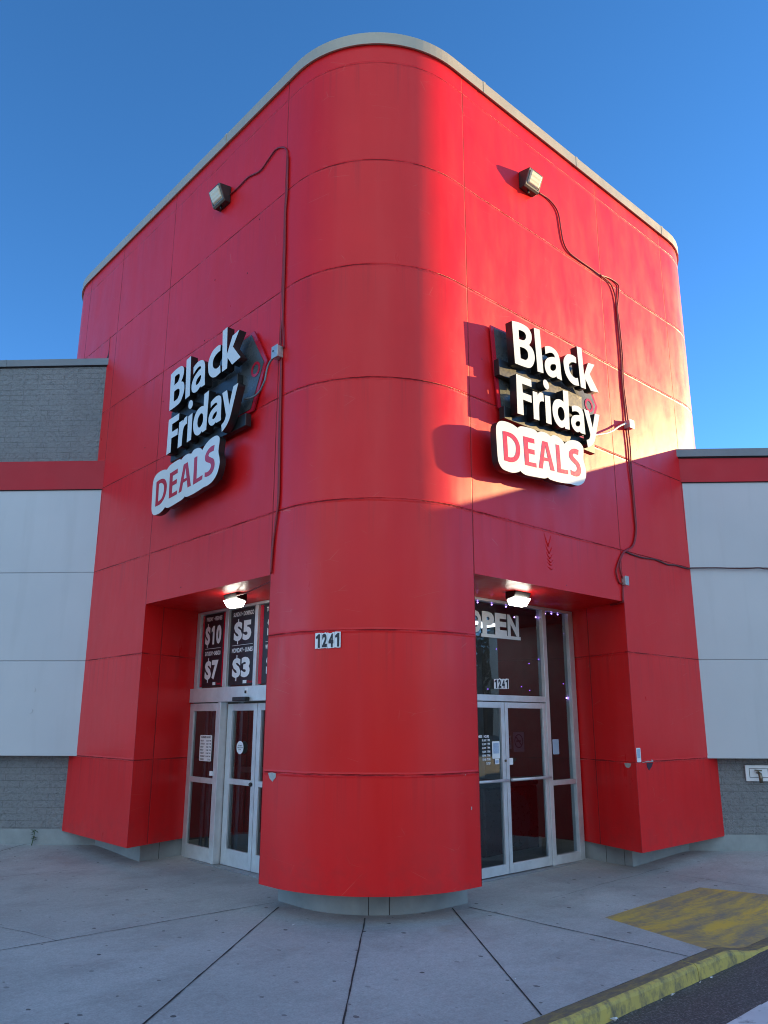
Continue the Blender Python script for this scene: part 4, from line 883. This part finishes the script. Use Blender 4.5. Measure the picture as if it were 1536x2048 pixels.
number_1241(n1, oo, rr_, (0,0,1), nn, -.125, 2.243, .25, .138, .004)
n2 = thing('address_number', (2.9, DR - .005, 1.97), 'white number stickers reading 1241 on the glass above the right doors', 'number')
number_1241(n2, (0, DR - .006, 0), RR_, RU_, RN_, 2.767, 1.974, .262, .110, .0)
# price banners in the left transom windows
def banner(y_left, y_right, z0, z1, rows, label, red_l=0, red_r=0):
    t = thing('price_banner', (DL, y_left, z0), label, 'banner', 'price banners in the left transom'); o = (DL + .008, y_left, 0); W = y_left - y_right; fr_ = (LR_, LU_, LN_)
    sh = flat('sheet', [(0, z0), (W, z0), (W, z1), (0, z1)], o, *fr_, 0, M_BANNER, t)
    if red_l: flat('red_edge', [(0, z0), (red_l, z0), (red_l, z1), (0, z1)], o, *fr_, .0014, M_SIGNRED, sh)
    if red_r: flat('red_edge', [(W - red_r, z0), (W, z0), (W, z1), (W - red_r, z1)], o, *fr_, .0014, M_SIGNRED, sh)
    x0, x1 = red_l, W - red_r; cx = (x0 + x1) / 2; w_ = x1 - x0; H = z1 - z0
    for (zz, day, price) in rows:
        words(day, o, *fr_, cx, zz, w_ * .80, .055, .0016, M_STICK, sh, .03, 'lettering', 'CENTER')
        k = len(price) - 1; dw = w_ * (.26 if k > 1 else .33)
        tot = dw * (k + 1) + .012 * k; xs = cx - tot / 2 - .01
        for j, ch in enumerate(price):
            xx = xs + j * (dw + .012); zb = zz - .300
            if ch == '$':
                words('S', o, *fr_, xx, zb, dw, .235, .0016, M_STICK, sh, .055, 'price')
                for q0, q1 in ((-.038, .004), (.231, .270)): flat('price', [(xx + dw*.46, zb + q0), (xx + dw*.56, zb + q0), (xx + dw*.56, zb + q1), (xx + dw*.46, zb + q1)], o, *fr_, .0013, M_STICK, sh, .0009)
            elif ch == '1':
                P = [(.40, 0), (.78, 0), (.78, 1), (.46, 1), (.12, .86), (.12, .66), (.40, .74)]
                flat('price', [(xx + dw*(.05 + p*.9), zb + q*.235) for p, q in P], o, *fr_, .0014, M_STICK, sh)
            else: words(ch, o, *fr_, xx, zb, dw, .24, .0016, M_STICK, sh, .055, 'price')
    flat('rule', [(x0 + w_*.10, z0 + H*.518), (x1 - w_*.10, z0 + H*.518), (x1 - w_*.10, z0 + H*.523), (x0 + w_*.10, z0 + H*.523)], o, *fr_, .0014, M_STICK, sh)
    flat('logo', [(x1 - w_*.42, z0 + .018), (x1 - w_*.28, z0 + .018), (x1 - w_*.28, z0 + .055), (x1 - w_*.42, z0 + .055)], o, *fr_, .0014, M_STICK, sh)
    words('Deals', o, *fr_, x1 - w_*.24, z0 + .022, w_*.20, .026, .0016, M_SIGNRED, sh, .02, 'logo')
banner(4.275, 3.690, 2.03, 2.945, ((2.857, 'FRIDAY \u2022 VIERNES', '$10'), (2.418, 'SATURDAY \u2022 SABADO', '$7')), 'black price banner reading $10 and $7 in the leftmost transom window', .05, .06)
banner(3.585, 3.010, 2.03, 2.945, ((2.857, 'SUNDAY \u2022 DOMINGO', '$5'), (2.418, 'MONDAY \u2022 LUNES', '$3')), 'black price banner reading $5 and $3 in the transom window behind the lit light')
banner(2.930, 2.275, 2.03, 2.945, ((2.857, 'TUESDAY \u2022 MARTES', '$2'), (2.418, 'WEDNESDAY \u2022 MIERCOLES', '$1')), 'black price banner with a red left edge half hidden behind the rounded corner', .075, 0)
# business hours card on the left sidelight
DAYS = ('FRIDAY', 'SATURDAY', 'SUNDAY', 'MONDAY', 'TUESDAY', 'WEDNESDAY', 'THURSDAY')
hc = thing('hours_sticker', (DL - .04, 3.96, 1.14), 'white business hours card on the left sidelight glass', 'sticker'); o = (DL - .036, 4.100, 0); fr_ = (LR_, LU_, LN_)
cd = flat('card', rrect(0, 1.138, .285, 1.445, .015), o, *fr_, 0, M_STICK, hc)
words('BUSINESS HOURS', o, *fr_, .03, 1.408, .225, .024, .0018, M_INK, cd, .035)
for k, dname in enumerate(DAYS):
    z = 1.368 - k * .0365; words(dname, o, *fr_, .018, z, .013 * len(dname), .020, .0018, M_INK, cd, .03)
    if k < 6: words('10 AM', o, *fr_, .155, z, .052, .020, .0018, M_INK, cd, .03); words('7 PM', o, *fr_, .222, z, .045, .020, .0018, M_INK, cd, .03)
    else: words('CLOSED', o, *fr_, .20, z, .068, .020, .0018, M_INK, cd, .02)
ov_ = thing('oval_sticker', (DL + .04, 3.26, 1.24), 'pale round automatic door sticker on the sliding door glass', 'sticker'); o = (DL + .018, 3.262, 1.314)
dsc = flat('disc', [(.074*math.cos(2*math.pi*k/28), .074*math.sin(2*math.pi*k/28)) for k in range(28)], o, *fr_, 0, M_STICK, ov_)
for k, tx in enumerate(('AUTOMATIC', 'CAUTION', 'DOOR')): words(tx, o, *fr_, 0, .014 - k*.022, (.10, .12, .06)[k], .015, .0018, M_INK, dsc, .03, align='CENTER')
# right doors
fr_ = (RR_, RU_, RN_)
hv = thing('hours_decal', (2.56, DR, 1.15), 'white vinyl business hours lettering on the left swing door glass', 'decal'); o = (0, DR - .004, 0)
hb = words('HOURS', o, *fr_, 2.570, 1.440, .088, .028, 0, M_STICK, hv, .045); words('BUSINESS', o, *fr_, 2.40, 1.440, .145, .028, 0, M_STICK, hv, .045)
for k, dname in enumerate(DAYS):
    z = 1.400 - k * .0405; words(dname, o, *fr_, 2.35, z, .015 * len(dname), .026, 0, M_STICK, hv, .04)
    if k < 6: words('10 AM', o, *fr_, 2.540, z, .062, .026, 0, M_STICK, hv, .045); words('7 PM', o, *fr_, 2.615, z, .056, .026, 0, M_STICK, hv, .045)
    else: words('CLOSED', o, *fr_, 2.60, z, .072, .026, 0, M_STICK, hv, .03)
def card(name, x0, x1, z0, z1, y, label, mat, inner=None, cat='sticker'):
    t = thing(name, (x0, y, z0), label, cat)
    c_ = flat('card', rrect(x0, z0, x1, z1, .010), (0, y, 0), *fr_, 0, mat, t)
    if inner: flat('printed_panel', rrect(x0 + inner[0], z0 + inner[1], x1 - inner[0], z1 - inner[2], .006), (0, y, 0), *fr_, .0016, inner[3], c_)
    return t
M_PALEBLUE = plain('pale_blue_print', (.35, .46, .60), .5, var=.15, scale=60); M_BLUE = plain('blue_paper', (.30, .43, .56), .5, var=.05)
M_FADE = plain('faded_print', (.16, .16, .17), .5, var=.2, scale=30)
card('notice_sticker', 2.704, 2.834, 1.215, 1.400, DR - .004, 'white notice card with a pale blue panel on the left swing door glass', M_STICK, (.018, .055, .018, M_PALEBLUE))
card('notice_sticker', CARD_X0 if False else 4.075, 4.165, 1.170, 1.325, -.003, 'white notice card with a pale blue panel on the right red pier', M_STICK, (.014, .045, .014, M_PALEBLUE))
card('payment_sticker', 2.745, 2.818, 1.155, 1.212, DR - .004, 'small pale square sticker under the notice card on the left swing door', M_STICK, (.010, .014, .014, M_PALEBLUE))
card('payment_sticker', 2.986, 3.060, 1.142, 1.215, DR - .004, 'small pale square sticker on the edge of the right swing door glass', M_STICK)
card('paper_notice', 2.985, 3.082, 1.308, 1.455, DR + .03, 'faded grey notice behind the glass of the right swing door', M_FADE, (.02, .05, .02, M_BLKM))
card('blue_notice', 3.775, 3.897, 1.235, 1.408, DR - .036, 'plain blue paper notice taped across the mullion of the sidelight', M_BLUE)
ns = thing('no_smoking_sign', (3.12, DR + .03, 1.277), 'faded square no smoking sign behind the right swing door glass', 'sign'); o = (3.215, DR + .028, 1.395)
sh = flat('sheet', [(-.098, -.118), (.098, -.118), (.098, .10), (-.098, .10)], o, *fr_, 0, plain('faded_maroon_sheet', (.17, .13, .15), .5), ns)
rg = lambda r: [(r*math.cos(2*math.pi*k/32), r*math.sin(2*math.pi*k/32)) for k in range(32)]
me = curve_mesh([rg(.078), rg(.066)], .0008); me.transform(frame_matrix((o[0], o[1] - .0025, o[2]), *fr_)); me.materials.append(M_INK); link('ring', me, sh)
flat('slash', [(-.055, .045), (-.046, .054), (.055, -.045), (.046, -.054)], o, *fr_, .002, M_INK, sh); flat('cigarette', [(-.045, -.008), (.035, -.008), (.035, .008), (-.045, .008)], o, *fr_, .003, M_INK, sh)
M_FADEW = plain('faded_white_vinyl', (.50, .56, .56), .5, var=.08)
# OPEN lettering high in the right transom
op = thing('open_sign', (2.55, DR, 2.55), 'white OPEN lettering high in the right transom window', 'sign'); o = (0, DR + .008, 0)
for k, ch in enumerate('OPEN'):
    x = 2.385 + k * .226
    words(ch, o, *fr_, x, 2.588, .212, .255, 0, M_FADEW, op, .05, 'letter')
flat('lower_border', [(2.585, 2.548), (3.298, 2.552), (3.298, 2.590), (2.585, 2.586)], o, *fr_, .0022, M_FADEW, op)
# fairy lights
fy = thing('string_lights', (4.25, 1.0, .12), 'string of tiny purple fairy lights along the inside of the right glass', 'lights')
top = sorted([b for b in BULBS if b[1] > 2.9]); side = sorted([b for b in BULBS if b[0] > 4.15], key=lambda b: -b[1])
MB().tube(spline([(x, 1.005, min(z, 2.95) - .01) for x, z in top] + [(x + .012, 1.005, z) for x, z in side], 3), .003, 5).build('wire', M_BLKM, fy)
for x, z in BULBS: MB().ball((x, 1.0, min(z, 2.94)), .0085).build('bulb', M_BULB, fy)
for x, z in BULBS_FAINT: MB().ball((x, 1.0, z), .0055).build('bulb', M_BULBD, fy)
# ------------------------------------------------------------------ hose outlet, weed, litter
dF = Vector((.7071, -.7071, 0)); nF = Vector((-.7071, -.7071, 0)); oF = Vector((6.256, -.236, 0)) + nF * .010
hz = thing('hose_outlet', oF + Vector((0, 0, .88)), 'recessed white metal hose tap box on the block wall at the right edge', 'tap')
MB().obox(oF, dF, (0,0,1), nF, (0, .878, 0), (.33, 1.075, .018)).build('cover_plate', M_STICK, hz, .006)
fb = MB()
for a, b in (((.045, .925), (.285, .931)), ((.045, 1.030), (.285, 1.036)), ((.045, .931), (.051, 1.030)), ((.279, .931), (.285, 1.030))): fb.obox(oF, dF, (0,0,1), nF, (a[0], a[1], .0182), (b[0], b[1], .020))
fb.build('recess_line', M_JOINT, hz)
tp = MB(); pt = lambda x, z, y: oF + dF * x + nF * y + Vector((0, 0, z))
tp.tube([pt(.145, .985, .018), pt(.145, .985, .07), pt(.148, .975, .09), pt(.150, .93, .10), pt(.150, .865, .10)], [.014, .016, .022, .024, .020], 10); tp.build('tap', M_BRASS, hz)
MB().tube([pt(.10, 1.018, .055), pt(.19, 1.012, .055)], .008, 8).tube([pt(.145, .985, .06), pt(.145, 1.02, .055)], .010, 8).build('tap_handle', M_BRASS, hz)
wd = thing('weed', (-.27, 6.16, .03), 'small green weed growing at the foot of the left block wall', 'plant')
b0 = Vector((-.262, 6.262, .04)) + nF * .05
mb = MB(); mb.tube([b0, b0 + Vector((.01, -.01, .09)), b0 + Vector((.02, -.02, .17))], [.006, .005, .003], 6); mb.build('stem', M_GREEN, wd)
mb = MB()
for k in range(16):
    c = b0 + Vector((random.uniform(-.03, .05), random.uniform(-.05, .03), random.uniform(.07, .20))); d1 = Vector((random.uniform(-1, 1), random.uniform(-1, 1), random.uniform(-.3, .6))).normalized() * .032; d2 = d1.cross(Vector((0, 0, 1))).normalized() * .016
    mb.face([c - d1, c - d2 + Vector((0,0,.004)), c + d1, c + d2 + Vector((0,0,.004))])
mb.build('leaf', M_GREEN, wd)
lit_lab = ('crumpled white scrap of paper in the gutter beside the yellow kerb', 'crumpled white scrap in the gutter nearest the bottom edge', 'small white scrap in the gutter below the kerb joint', 'tiny white scrap in the gutter just past the kerb joint', 'tiny pale scrap in the gutter before the larger paper', 'small white bit of litter on the concrete in front of the rounded corner', 'tiny white speck on the straight concrete joint')
for k, (x, y) in enumerate(LITTER):
    gz = ROAD if y < -1.9 else 0; r0 = (.030, .032, .016, .014, .012, .012, .010)[k]; mb = MB()
    if y < -1.9: y = min(y, -1.99)
    cs = [Vector((x + random.uniform(-1, 1)*r0, y + random.uniform(-1, 1)*r0*.6, gz + .004 + random.random()*r0*.7)) for _ in range(9)]
    for q in range(7): mb.face([cs[q], cs[(q + 1) % 9], cs[(q + 2) % 9]])
    tag(mb.build('litter', M_LITTER), lit_lab[k], 'litter', 'scraps of litter')
# ------------------------------------------------------------------ trees across the car park, seen in the door glass
def tree(x, y, h, cr, label, seed):
    rnd = random.Random(seed); t = thing('tree', (x, y, ROAD), label, 'tree', 'trees beyond the wing mirrored in the glass')
    mb = MB(); mb.tube([(x, y, ROAD), (x + .1, y, h*.3), (x - .1, y + .1, h*.55), (x, y, h*.8)], [.22, .17, .12, .05], 10)
    for k in range(6):
        a = rnd.uniform(0, 6.28); z = h * rnd.uniform(.35, .6); mb.tube([(x, y, z), (x + math.cos(a)*cr*.35, y + math.sin(a)*cr*.35, z + h*.14), (x + math.cos(a)*cr*.75, y + math.sin(a)*cr*.75, z + h*.22)], [.08, .05, .02], 6)
    mb.build('trunk', M_BARK, t)
    mb = MB(); clumps = [(Vector((rnd.gauss(0, .42), rnd.gauss(0, .42), rnd.gauss(0, .36))), rnd.uniform(.18, .36)) for _ in range(34)]
    for c, r in clumps:
        for _ in range(110):
            d = Vector((rnd.gauss(0, 1), rnd.gauss(0, 1), rnd.gauss(0, 1))).normalized() * r * rnd.uniform(.5, 1.05); p = Vector((x, y, h*.66)) + Vector(((c.x + d.x)*cr, (c.y + d.y)*cr, (c.z + d.z)*h*.42))
            a = Vector((rnd.uniform(-1, 1), rnd.uniform(-1, 1), rnd.uniform(-1, 1))).normalized() * .13; b = a.cross(Vector((rnd.uniform(-1, 1), rnd.uniform(-1, 1), 1))).normalized() * .07
            mb.face([p - a, p - b, p + a, p + b])
    mb.build('crown', M_LEAF, t)
tree(29.0, -22.0, 7.6, 2.6, 'leafy dark tree mirrored in the glass beside the rounded corner', 3)
tree(36.0, -33.0, 8.6, 3.2, 'farther leafy tree across the car park, mirrored faintly in the glass', 5)

# ------------------------------------------------------------------ shops across the car park (long row added to bounce light, beige one mirrored)
M_STUCCO = plain('cream_stucco', (.66, .60, .48), .85, var=.06, scale=.6)
def shop_row(o, d, n, length, h, label, bays):
    o, d, n = Vector(o), Vector(d).normalized(), Vector(n).normalized(); u = Vector((0, 0, 1)); t = thing('shop_building', o, label, 'building', 'shops across the car park')
    MB().obox(o, d, u, n, (0, ROAD, -14), (length, h, 0)).build('wall', M_STUCCO, t)
    MB().obox(o, d, u, n, (-.1, h, -14), (length + .1, h + .35, .12)).build('parapet', M_COPING, t)
    w_ = length / bays
    for k in range(bays):
        f = MB().obox(o, d, u, n, (k*w_ + w_*.18, .05, .01), (k*w_ + w_*.82, 2.9, .07)).build('window', M_ALUD, t)
        MB().obox(o, d, u, n, (k*w_ + w_*.20, .35, .071), (k*w_ + w_*.80, 2.8, .08)).build('pane', M_BLACK, f)
    MB().obox(o, d, u, n, (length*.04, 3.2, .01), (length*.96, 3.5, 1.6)).build('canopy', M_COPING, t)
shop_row((-58, 10, 0), (1, -1, 0), (1, 1, 0), 82, 6.6, 'long cream shop building added unseen across the car park to bounce sun', 10)
shop_row((40, -52, 0), (.66, .77, 0), (-.77, .66, 0), 30, 6.0, 'beige shop building beyond the trees, mirrored in the right door glass', 5)
